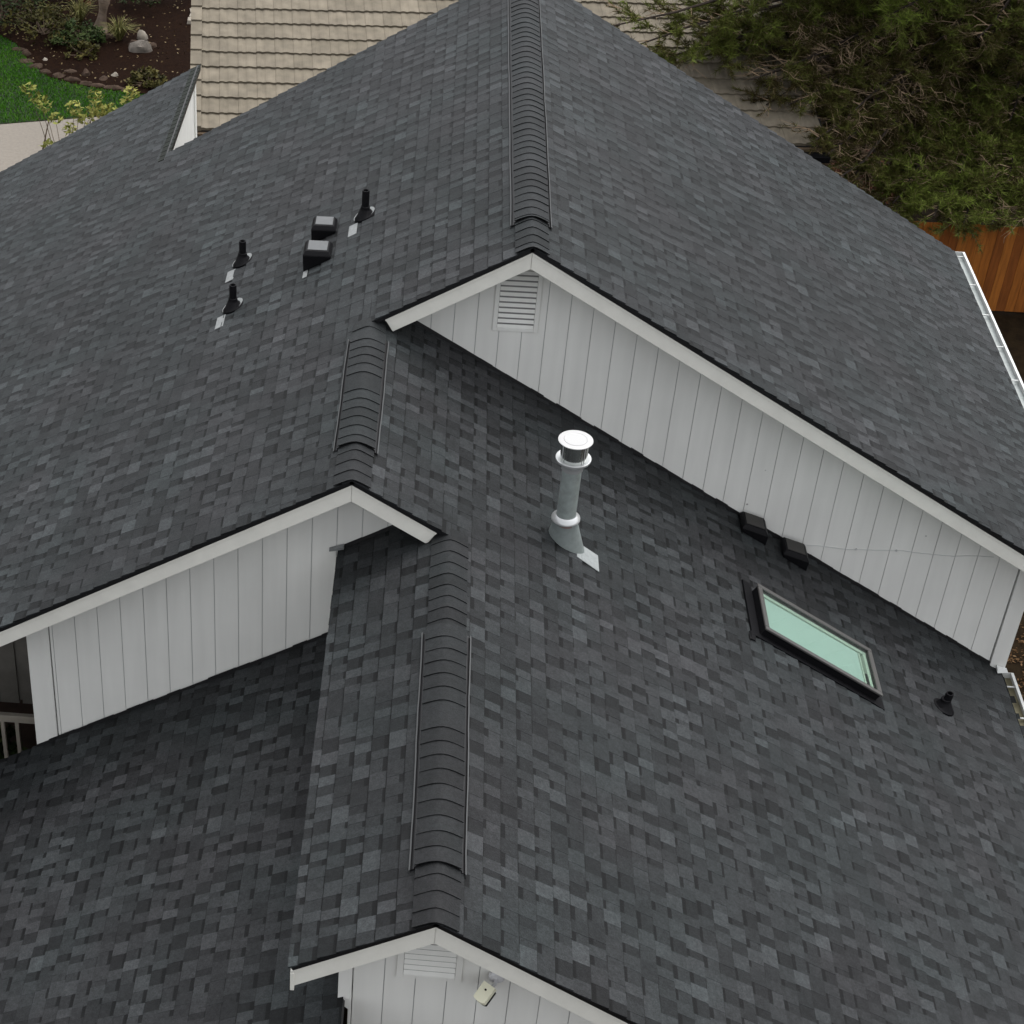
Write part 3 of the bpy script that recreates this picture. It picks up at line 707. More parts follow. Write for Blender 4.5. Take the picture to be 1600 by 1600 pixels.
# porch wall section under the left eave
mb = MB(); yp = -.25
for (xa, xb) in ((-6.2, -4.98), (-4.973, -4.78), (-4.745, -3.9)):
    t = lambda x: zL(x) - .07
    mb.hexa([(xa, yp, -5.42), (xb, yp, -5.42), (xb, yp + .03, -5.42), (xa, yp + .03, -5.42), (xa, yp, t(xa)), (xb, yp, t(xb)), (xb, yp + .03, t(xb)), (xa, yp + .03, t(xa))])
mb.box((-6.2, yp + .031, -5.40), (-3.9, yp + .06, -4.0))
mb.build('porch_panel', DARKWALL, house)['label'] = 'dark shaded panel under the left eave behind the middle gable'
mb = MB(); mb.box((-7.0, YWB + .1, -6.02), (-4.0, 2.2, -5.95)); mb.build('porch_floor', DECKWOOD, house)
mb = MB(); mb.box((-7.0, 2.2, G), (-4.0, 2.3, -4.5)); mb.build('porch_wall', DECKWOOD, house)
mb = MB(); mb.box((-4.06, YWB + .1, G), (-3.96, 2.19, zL(-4.06) - .06)); mb.build('porch_wall', DECKWOOD, house)
rail = empty('porch_railing', (-5.2, -1.0, -5.95), 'beige porch railing with square balusters behind the middle gable corner', 'railing')
mb = MB(); mb.box((-7.0, -1.04, -4.945), (-4.08, -.99, -4.855)); bevel(mb.build('top_rail', RAILPAINT, rail), .004)
mb = MB(); mb.box((-7.0, -1.03, -5.86), (-4.08, -1.0, -5.80)); mb.build('bottom_rail', RAILPAINT, rail)
x = -4.60
while x > -6.95:
    mb = MB(); mb.box((x - .018, -1.034, -5.80), (x + .018, -.998, -4.946)); mb.build('baluster', RAILPAINT, rail); x -= .144

# ================================================================== GROUND AND GARDEN
def sheet(name, poly, z, m, kind='structure', sub=None):
    mb = MB(); mb.face([(x, y, z) for x, y in poly]); return tag(mb.build(name, m), kind=kind)
BARK = mat('bark_ground', (.018, .012, .006), .95, 0, .05, 7, .6, .6, 25, col2=(.007, .0045, .0025))
GRASSM = mat('lawn_soil', (.014, .026, .010), .9, 0, .2, 8, .3)
MULCH = mat('mulch', (.016, .008, .0045), .95, 0, .03, 14, .5, .8, 30, col2=(.008, .004, .003))
CONC = mat('concrete', (.19, .17, .145), .85, 0, .3, 16, .12, .3, 60)
N = 60
gm = MB()
for i in range(2):
    pass
gm.face([(-150, -150, G), (150, -150, G), (150, 150, G), (-150, 150, G)])
tag(gm.build('ground', BARK), kind='structure')
sheet('driveway', [(-20, 12.0), (-4.3, 12.0), (-5.5, 18.9), (-9.27, 17.74), (-20, 14.2)], G + .008, CONC)
lawn_poly = [(-24, 15.0), (-20, 14.3), (-9.27, 17.78), (-5.5, 18.95), (-5.4, 19.3), (-7.21, 19.55), (-7.75, 19.66), (-8.31, 19.86), (-8.82, 20.13), (-9.39, 20.92), (-9.86, 21.82), (-10.4, 22.3), (-14, 23.5), (-24, 24)]
sheet('lawn', lawn_poly, G + .004, GRASSM)
bed_poly = [(-5.4, 19.32), (-7.21, 19.57), (-7.75, 19.68), (-8.31, 19.88), (-8.82, 20.15), (-9.39, 20.94), (-9.86, 21.84), (-10.4, 22.32), (-14, 23.6), (-14, 34), (-5.2, 34)][::-1]
sheet('mulch_bed', bed_poly, G + .012, MULCH)

def inpoly(x, y, poly):
    c = False; j = len(poly) - 1
    for i in range(len(poly)):
        xi, yi = poly[i]; xj, yj = poly[j]
        if (yi > y) != (yj > y) and x < (xj - xi) * (y - yi) / (yj - yi) + xi: c = not c
        j = i
    return c
def leafmat(name, cols, rough=.6, var='tone', trans=0.0):
    m = bpy.data.materials.new(name); m.use_nodes = True; n = m.node_tree; b = n.nodes['Principled BSDF']
    at = n.nodes.new('ShaderNodeAttribute'); at.attribute_name = 'tone'
    cr = n.nodes.new('ShaderNodeValToRGB'); el = cr.color_ramp.elements
    while len(el) < len(cols): el.new(.5)
    for i, c in enumerate(cols): el[i].position = i / (len(cols) - 1); el[i].color = (*c, 1)
    n.links.new(at.outputs['Fac'], cr.inputs['Fac']); n.links.new(cr.outputs[0], b.inputs['Base Color'])
    b.inputs['Roughness'].default_value = rough; b.inputs['Specular IOR Level'].default_value = .08
    return m
def tri_mesh(name, V, T, m, parent=None, q=3):
    """V: (n,q,3) array of separate polygons with per-face tone T"""
    n = V.shape[0]; me = bpy.data.meshes.new(name)
    me.vertices.add(n * q); me.vertices.foreach_set('co', V.reshape(-1).astype(np.float32))
    me.loops.add(n * q); me.loops.foreach_set('vertex_index', np.arange(n * q, dtype=np.int32))
    me.polygons.add(n); me.polygons.foreach_set('loop_start', np.arange(0, n * q, q, dtype=np.int32)); me.polygons.foreach_set('loop_total', np.full(n, q, dtype=np.int32))
    me.materials.append(m); me.update(calc_edges=True)
    at = me.attributes.new('tone', 'FLOAT', 'FACE'); at.data.foreach_set('value', T.astype(np.float32))
    o = bpy.data.objects.new(name, me); C.objects.link(o)
    if parent: o.parent = parent; o.matrix_parent_inverse = Matrix.Translation(-Vector(parent.location))
    return o
# grass blades
gx = rng.uniform(-12.5, -5.0, 90000); gy = rng.uniform(15.5, 23.5, 90000)
keep = np.array([inpoly(a, b, lawn_poly) for a, b in zip(gx, gy)]); gx, gy = gx[keep], gy[keep]; n = len(gx)
ang = rng.uniform(0, 2 * np.pi, n); hgt = rng.uniform(.03, .065, n); bw = .009
V = np.zeros((n, 3, 3)); V[:, 0] = np.stack([gx - bw * np.cos(ang), gy - bw * np.sin(ang), np.full(n, G + .004)], 1)
V[:, 1] = np.stack([gx + bw * np.cos(ang), gy + bw * np.sin(ang), np.full(n, G + .004)], 1)
V[:, 2] = np.stack([gx + rng.normal(0, .02, n), gy + rng.normal(0, .02, n), G + hgt], 1)
tn = np.array([noise.noise(Vector((a * .7, b * .7, 3))) for a, b in zip(gx, gy)]) * .55 + .5 + rng.normal(0, .12, n)
GRASS = leafmat('grass_blades', [(.024, .085, .005), (.045, .150, .008), (.095, .18, .018)])
tag(tri_mesh('grass', V, np.clip(tn, 0, 1), GRASS), kind='stuff', label='short green lawn grass beyond the roof edge')

# ---- leaf scatter helper: n leaves round centres
def leaves(cents, per, rad, size, flat=1.0, aspect=.5, tone=None, droop=.0):
    V = []; T = []
    for (c, k) in zip(cents, range(len(cents))):
        m = per if not hasattr(per, '__len__') else per[k]
        d = rng.normal(0, 1, (m, 3)); d /= np.linalg.norm(d, axis=1)[:, None]; rr = rng.uniform(.15, 1, (m, 1)) ** .5
        p = np.array(c) + d * rr * rad * np.array([1, 1, flat])
        a = rng.normal(0, 1, (m, 3)); a[:, 2] = a[:, 2] * .5 - droop; a /= np.linalg.norm(a, axis=1)[:, None]
        b = np.cross(a, rng.normal(0, 1, (m, 3)) + np.array([0, 0, 1.5])); b /= np.linalg.norm(b, axis=1)[:, None]
        s = size * rng.uniform(.6, 1.3, (m, 1))
        q = np.stack([p - a * s * .5, p + b * s * aspect * .5 - a * s * .05, p + a * s * .5, p - b * s * aspect * .5 - a * s * .05], 1)
        V.append(q); t0 = tone[k] if tone is not None else .5
        T.append(np.clip(t0 + rng.normal(0, .16, m) + (d[:, 2] * 0), 0, 1))
    return np.concatenate(V), np.concatenate(T)

# ---- young tree with yellow-green leaves behind the rear roof edge
YLEAF = leafmat('yellow_green_leaf', [(.11, .12, .025), (.20, .21, .05), (.30, .27, .08)])
STEM = mat('stem_bark', (.12, .085, .06), .8, 0, .3, 20, .3)
yt = empty('young_tree', (-6.25, 10.9, G), 'slim young tree with yellow-green leaves behind the rear roof edge', 'tree')
tips = [(-6.86, 10.6, -3.37), (-6.72, 10.6, -3.50), (-6.64, 10.6, -3.62), (-6.50, 10.6, -3.80), (-6.30, 10.6, -3.95), (-6.21, 10.6, -3.60), (-6.05, 10.6, -3.80), (-5.87, 10.6, -3.42), (-5.80, 10.6, -3.66), (-5.66, 10.6, -3.62), (-5.55, 10.55, -3.9), (-5.34, 10.6, -3.34), (-5.40, 10.6, -3.50), (-6.0, 10.5, -3.95), (-5.7, 10.5, -3.95), (-6.62, 10.5, -4.2), (-6.15, 10.6, -3.75), (-5.92, 10.6, -3.62), (-5.75, 10.6, -3.80)]
mb = MB(); mb.tube([(-6.25, 10.9, G), (-6.3, 10.85, -6), (-6.45, 10.75, -5), (-6.72, 10.6, -4.3), (-6.60, 10.58, -3.85)], [.045, .035, .025, .016, .008], 7); mb.build('trunk', STEM, yt)
mb = MB()
for t in tips:
    a = Vector((-6.4 + (t[0] + 6.4) * .35, 10.75, -4.9)); tv = Vector(t); mb.tube([a, a.lerp(tv, .5) + Vector((0, 0, .06)), tv], [.007, .005, .003], 5)
mb.build('branch', STEM, yt)
V, T = leaves(tips, 42, .125, .095, .8, .40, [random.uniform(.3, .8) for _ in tips], .5)
tri_mesh('foliage', V, T, YLEAF, yt, 4)

# ---- garden tree at top left
TRUNKM = mat('garden_tree_bark', (.17, .13, .10), .9, 0, .1, 10, .35, .6, 20)
gt = empty('garden_tree', (-8.2, 22.75, G), 'grey-brown tree trunk rising from the mulch bed at top left', 'tree')
mb = MB(); mb.tube([(-8.22, 22.72, G), (-8.2, 22.76, G + .12), (-8.12, 22.85, G + .6), (-8.02, 23.0, G + 1.5), (-7.9, 23.2, G + 3), (-7.8, 23.2, G + 5)], [.20, .145, .125, .115, .10, .07], 12); smooth_angle(mb.build('trunk', TRUNKM, gt), 60)
DLEAF = leafmat('dark_leaf', [(.012, .020, .008), (.024, .038, .012), (.045, .065, .02)])
cs = [(-7.9 + random.gauss(0, 1.5), 23.4 + random.gauss(0, 1.4), G + 6.2 + random.gauss(0, .8)) for _ in range(60)]
V, T = leaves(cs, 40, .7, .22, .7, .6); tri_mesh('crown', V, T, DLEAF, gt, 4)

# ---- bushes
def bush(loc, r, hgt, m, label, cat='bush', n=40, per=30, size=.09, stems=True, group=None, seedtone=None):
    o = empty('bush', loc, label, cat, group); x, y, z = loc
    cs = []
    for _ in range(n):
        a = random.uniform(0, 6.283); q = math.sqrt(random.random()) * r; hh = hgt * (1 - (q / r) ** 2 * .6) * random.uniform(.25, 1.05)
        cs.append((x + q * math.cos(a), y + q * math.sin(a), z + hh))
    V, T = leaves(cs, per, .22 * max(r, .4), size, .8, .5, [random.uniform(.15, .8) for _ in cs]); tri_mesh('foliage', V, T, m, o, 4)
    mb = MB()
    for c in cs[:14]: mb.tube([(x + random.gauss(0, .03), y + random.gauss(0, .03), z), tuple(Vector((x, y, z)).lerp(Vector(c), .6)), c], [.014, .009, .004], 5)
    mb.build('stem', STEM, o)
OLIVE = leafmat('olive_leaf', [(.022, .022, .007), (.05, .048, .014), (.095, .08, .022)])
MIDG = leafmat('mid_green_leaf', [(.012, .022, .007), (.03, .05, .014), (.07, .09, .03)])
RUSTY = leafmat('rusty_leaf', [(.05, .018, .010), (.10, .03, .016), (.16, .055, .03)])
bush((-9.4, 22.4, G), .75, .75, OLIVE, 'olive bush at the left rim of the mulch bed', n=50)
bush((-10.5, 23.2, G), .9, 1.1, DLEAF, 'dark bush in the top left corner', n=50)
bush((-8.55, 22.0, G), .55, .45, MIDG, 'low green bush just left of the garden tree trunk', n=34)
bush((-8.3, 21.35, G), .42, .25, OLIVE, 'low patchy shrub in front of the garden tree', n=20, per=22)
bush((-8.95, 24.2, G), .32, .8, RUSTY, 'small rust-red shrub left of the garden tree', n=24)
bush((-7.3, 24.6, G), .9, 1.2, DLEAF, 'dark bush right of the garden tree', n=40)
bush((-9.7, 24.8, G), 1.0, 1.5, DLEAF, 'tall dark bush behind the olive bush', n=50)
bush((-6.75, 20.0, G), .40, .28, OLIVE, 'low dry shrub at the front right of the mulch bed', n=24)
bush((-4.15, 12.1, G + 1.6), .45, 1.2, OLIVE, 'small olive bush in the gap beside the rear step wall', n=26)
bush((-4.95, -.62, -5.95), .26, .60, MIDG, 'leafy plant behind the porch railing', 'plant', n=20)
# ---- ornamental grass
def grass_clump(loc, n, h, label):
    o = empty('ornamental_grass', loc, label, 'grass clump'); V = []; T = []
    for _ in range(n):
        a = random.uniform(0, 6.283); sp = random.uniform(.1, .9) ** .8; hh = h * random.uniform(.6, 1.1); x, y, z = loc
        d = Vector((math.cos(a), math.sin(a), 0)); s = d.cross(Vector((0, 0, 1))) * .008
        p0 = Vector(loc) + d * .04; p1 = p0 + d * sp * .25 + Vector((0, 0, hh * .65)); p2 = p0 + d * sp * .6 + Vector((0, 0, hh * (1 - .45 * sp)))
        V.append([p0 - s, p0 + s, p1 + s * .7, p1 - s * .7]); V.append([p1 - s * .7, p1 + s * .7, p2, p2 - s * .1]); t = random.random(); T += [t, t]
    tri_mesh('blades', np.array([[tuple(q) for q in f] for f in V]), np.array(T), leafmat('dry_grass_blade', [(.06, .07, .02), (.13, .13, .04), (.24, .21, .09)]), o, 4)
grass_clump((-7.72, 22.25, G), 150, .55, 'straw-green grass clump beside the boulder in the mulch bed')
grass_clump((-8.75, 23.2, G), 90, .6, 'straw-green grass clump behind the garden tree trunk')

# ---- rocks
def rock(loc, s, m, label, seed, group=None):
    mb = MB(); n, r_ = 12, 7; rnd = random.Random(seed); off = rnd.uniform(0, 50)
    for i in range(r_ + 1):
        th = math.pi * i / r_
        for k in range(n):
            a = 2 * math.pi * k / n; d = Vector((math.sin(th) * math.cos(a), math.sin(th) * math.sin(a), math.cos(th)))
            f = 1 + .35 * noise.noise(d * 1.6 + Vector((off, 0, 0))) + .15 * noise.noise(d * 4 + Vector((0, off, 0)))
            mb.v.append((loc[0] + d.x * s[0] * f, loc[1] + d.y * s[1] * f, loc[2] + max(-.3, d.z) * s[2] * f))
    for i in range(r_):
        for k in range(n):
            k2 = (k + 1) % n; mb.f.append((i * n + k, (i + 1) * n + k, (i + 1) * n + k2, i * n + k2)); mb.m.append(0); mb.t.append(.5)
    o = mb.build('rock', m); tag(o, label, 'rock', group)
    smooth_angle(o, 38); return o
ROCKG = mat('grey_rock', (.13, .115, .10), .9, 0, .2, 9, .35, .6, 14)
ROCKD = mat('dark_edging_rock', (.060, .042, .032), .95, 0, .05, 8, .4, .6, 14)
ROCKW = mat('pale_rock', (.28, .25, .21), .9, 0, .2, 9, .2, .4, 14)
rock((-7.16, 21.75, G), (.26, .2, .20), ROCKG, 'large grey boulder in the mulch bed right of the grass clump', 1)
rock((-7.24, 22.35, G + .05), (.12, .10, .14), ROCKW, 'upright pale stone behind the grey boulder', 2)
rock((-7.0, 21.95, G), (.16, .13, .10), ROCKD, 'flat dark rock right of the grey boulder', 3)
rock((-7.35, 22.0, G), (.15, .12, .12), ROCKD, 'dark rock left of the pale upright stone', 4)
rock((-7.47, 20.34, G), (.075, .06, .07), ROCKW, 'small pale stone near the front edge of the mulch bed', 5)
rock((-9.06, 21.0, G), (.06, .06, .05), ROCKW, 'small pale stone near the left edge of the mulch bed', 6)
ed = [(-9.75, 21.6), (-9.55, 21.25), (-9.37, 20.95), (-9.15, 20.62), (-8.93, 20.33), (-8.62, 20.10), (-8.33, 19.97), (-8.02, 19.86), (-7.72, 19.76), (-7.42, 19.70), (-7.15, 19.66), (-8.45, 20.42), (-8.05, 20.28), (-7.75, 20.08)]
for i, (x, y) in enumerate(ed):
    rock((x + random.gauss(0, .05), y + random.gauss(0, .05), G), (random.uniform(.08, .24), random.uniform(.06, .13), random.uniform(.04, .12)), ROCKD, 'dark rough stone edging the mulch bed', 20 + i, 'stones edging the mulch bed')
for i, (x, y, lab) in enumerate(((-8.35, 22.45, 'root-side rock left of the garden tree trunk'), (-8.0, 22.4, 'flat rock right of the garden tree trunk'), (-8.55, 22.6, 'low rock farthest left at the garden tree foot'))):
    rock((x, y, G), (.2, .12, .08), ROCKD, lab, 60 + i)
# litter
n = 420; lx = rng.uniform(-10, -5.5, n); ly = rng.uniform(19.8, 25, n)
kk = np.array([inpoly(a, b, bed_poly) for a, b in zip(lx, ly)]); V, T = leaves([(a, b, G + .025) for a, b in zip(lx[kk], ly[kk])], 1, .005, .06, .2, .6)
tag(tri_mesh('leaf_litter', V, T, leafmat('fallen_leaf', [(.05, .035, .02), (.14, .10, .05), (.30, .25, .15)]), None, 4), kind='stuff', label='scattered fallen leaves on the dark mulch')
n = 3500; lx = rng.uniform(5.6, 9, n); ly = rng.uniform(-2, 10, n); V, T = leaves([(a, b, G + .012) for a, b in zip(lx, ly)], 6, .06, .045, .2, .4)
tag(tri_mesh('bark_chips', V, T, leafmat('bark_chip', [(.03, .016, .008), (.10, .055, .025), (.20, .13, .07)]), None, 4), kind='stuff', label='brown bark chips on the ground beside the house')

# ================================================================== NEIGHBOUR HOUSE (tile roof)
nh = empty('tiled_house', (0, 12.2, G), 'neighbouring house with a weathered beige ribbed tile roof', 'house')
ROT = math.atan2(12.435 - 11.969, 5.048 + 4.542); ex, ey = math.cos(ROT), math.sin(ROT); SN = .30
SLN = math.sqrt(1 + SN * SN)
def PN(u, s, h):      # u along the eave from the left corner, s up the slope, h above it
    ux, uy = -4.54 + u * ex, 11.969 + u * ey; r = s / SLN
    lean = -.075 * r
    return (ux - ey * r + lean + h * ey * SN / SLN, uy + ex * r - h * ex * SN / SLN, -4.5 + r * SN + h / SLN)
TILE = bpy.data.materials.new('beige_tile'); TILE.use_nodes = True; n_ = TILE.node_tree; b = n_.nodes['Principled BSDF']; b.inputs['Roughness'].default_value = .85; b.inputs['Specular IOR Level'].default_value = .25
at = n_.nodes.new('ShaderNodeAttribute'); at.attribute_name = 'tone'; cr = n_.nodes.new('ShaderNodeValToRGB'); el_ = cr.color_ramp.elements
el_[0].color = (.125, .108, .081, 1); el_[1].color = (.205, .178, .137, 1); n_.links.new(at.outputs['Fac'], cr.inputs['Fac'])
tc = n_.nodes.new('ShaderNodeTexCoord'); nz = n_.nodes.new('ShaderNodeTexNoise'); nz.inputs['Scale'].default_value = 5; nz.inputs['Detail'].default_value = 8; n_.links.new(tc.outputs['Object'], nz.inputs['Vector'])
mr = n_.nodes.new('ShaderNodeMapRange'); mr.inputs['From Min'].default_value = .3; mr.inputs['From Max'].default_value = .7; mr.inputs['To Min'].default_value = .75; mr.inputs['To Max'].default_value = 1.12; n_.links.new(nz.outputs['Fac'], mr.inputs['Value'])
mm = n_.nodes.new('ShaderNodeMix'); mm.data_type = 'RGBA'; mm.blend_type = 'MULTIPLY'; mm.inputs['Factor'].default_value = 1; n_.links.new(cr.outputs[0], mm.inputs['A']); n_.links.new(mr.outputs[0], mm.inputs['B']); n_.links.new(mm.outputs['Result'], b.inputs['Base Color'])
TW, TL = .30, .372; UL = 9.65; NR = 19
mb = MB()
prof = [(0, 0), (.05, .020), (.14, .026), (.23, .022), (.30, .004), (.36, .0), (.42, .004), (.52, .022), (.62, .026), (.72, .022), (.84, .004), (.92, 0), (1, 0)]
for r in range(NR):
    s0 = r * TL; off = 0
    nc = int(UL / TW)
    for c in range(nc):
        u0 = c * TW; tn = min(1, max(0, random.gauss(.5, .13))); dh = random.uniform(-.002, .004); ds = random.uniform(-.006, .006)
        for (a, ha), (b2, hb) in zip(prof[:-1], prof[1:]):
            A0 = PN(u0 + a * TW, s0 + ds, ha * .5 + .036 + dh); B0 = PN(u0 + b2 * TW, s0 + ds, hb * .5 + .036 + dh)
            A1 = PN(u0 + a * TW, s0 + TL + .01, ha * .5 + .004); B1 = PN(u0 + b2 * TW, s0 + TL + .01, hb * .5 + .004)
            mb.face([A0, B0, B1, A1], 0, tn)
            mb.face([PN(u0 + a * TW, s0 + ds + .004, -.01), PN(u0 + b2 * TW, s0 + ds + .004, -.01), B0, A0], 0, tn * .5)
mb.build('tile_roof', TILE, nh, tones=True)
mb = MB()
for r in range(NR):
    s0 = r * TL; t = random.uniform(.2, .7)
    mb.hexa([PN(-.16, s0, -.12), PN(.02, s0, -.12), PN(.02, s0 + TL, -.12), PN(-.16, s0 + TL, -.12), PN(-.16, s0, .078), PN(.02, s0, .078), PN(.02, s0 + TL - .004, .050), PN(-.16, s0 + TL - .004, .050)], 0, t)
mb.build('verge_tiles', TILE, nh, tones=True)
mb = MB(); mb.hexa([PN(-.15, 0, -.10), PN(UL, 0, -.10), PN(UL, NR * TL, -.10), PN(-.15, NR * TL, -.10), PN(-.15, 0, -.015), PN(UL, 0, -.015), PN(UL, NR * TL, -.015), PN(-.15, NR * TL, -.015)]); mb.build('roof_deck', DECKING, nh)
BROWNF = mat('brown_fascia', (.10, .07, .045), .7, 0, .3, 6, .25)
mb = MB(); mb.hexa([PN(-.1, -.06, -.22), PN(UL, -.06, -.22), PN(UL, -.01, -.22), PN(-.1, -.01, -.22), PN(-.1, -.06, -.03), PN(UL, -.06, -.03), PN(UL, -.01, -.03), PN(-.1, -.01, -.03)]); mb.build('fascia', BROWNF, nh)
mb = MB(); mb.hexa([PN(-.05, -.20, -.17), PN(UL, -.20, -.17), PN(UL, -.065, -.17), PN(-.05, -.065, -.17), PN(-.05, -.20, -.07), PN(UL, -.20, -.07), PN(UL, -.065, -.07), PN(-.05, -.065, -.07)]); mb.build('gutter', BLACKMETAL, nh)
NW = mat('neighbour_wall', (.30, .26, .21), .8, 0, .3, 5, .1)
mb = MB(); p = [PN(.25, .5, 0), PN(UL - .3, .5, 0), PN(UL - .3, NR * TL - .4, 0), PN(.25, NR * TL - .4, 0)]
mb.hexa([(q[0], q[1], G) for q in p] + [(q[0], q[1], q[2] - .14) for q in p]); mb.build('wall', NW, nh)
# flat stones stacked beside the neighbour's verge
for i in range(7):
    t = Vector((-6.15 + (i % 2) * .05, 23.4 + .25 * i, G + .05))
    mb = MB(); mb.box((t.x - .28, t.y - .11, G + .01), (t.x + .28, t.y + .11, G + .10)); mb.v = [(x + random.uniform(-.03, .03), y + random.uniform(-.03, .03), z) for x, y, z in mb.v]
    tag(bevel(mb.build('paving_stone', ROCKW), .01), 'pale flat paving stone beside the tiled roof verge', 'paving stone', 'paving stones beside the tiled roof')

# ================================================================== FENCE
fe = empty('wooden_fence', (9, 12.4, G), 'orange-brown wooden board fence behind the upper right eave', 'fence')
FM = []
for i, c in enumerate(((.28, .090, .012), (.25, .078, .010), (.31, .104, .015), (.19, .056, .008))):
    FM.append(mat('cedar_board', c, .7, 0, .3, 3, .3, .3, 30))
for m_ in FM:     # stretch the grain along the boards
    nn = m_.node_tree; t = [q for q in nn.nodes if q.type == 'TEX_COORD'][0]; mp = nn.nodes.new('ShaderNodeMapping'); mp.inputs['Scale'].default_value = (9, 9, .8)
    nn.links.new(t.outputs['Object'], mp.inputs['Vector'])
    for q in nn.nodes:
        if q.type == 'TEX_NOISE': nn.links.new(mp.outputs[0], q.inputs['Vector'])
mb = MB(); x = 6.35
while x < 13:
    wv = .138; mb.box((x, 12.40 + random.uniform(-.004, .004), G + .03), (x + wv, 12.42, G + 1.52 + random.uniform(-.01, .01)), random.choice((0, 0, 0, 1, 1, 2, 2, 3))); x += wv + .004
mb.build('board_panel', FM, fe)
for zz_ in (.3, .8, 1.3):
    mb = MB(); mb.box((6.35, 12.425, G + zz_), (13, 12.47, G + zz_ + .09)); mb.build('rail', FM[1], fe)
for x in (6.4, 8.6, 10.8, 12.9):
    mb = MB(); mb.box((x, 12.475, G), (x + .09, 12.565, G + 1.53)); mb.build('post', FM[1], fe)

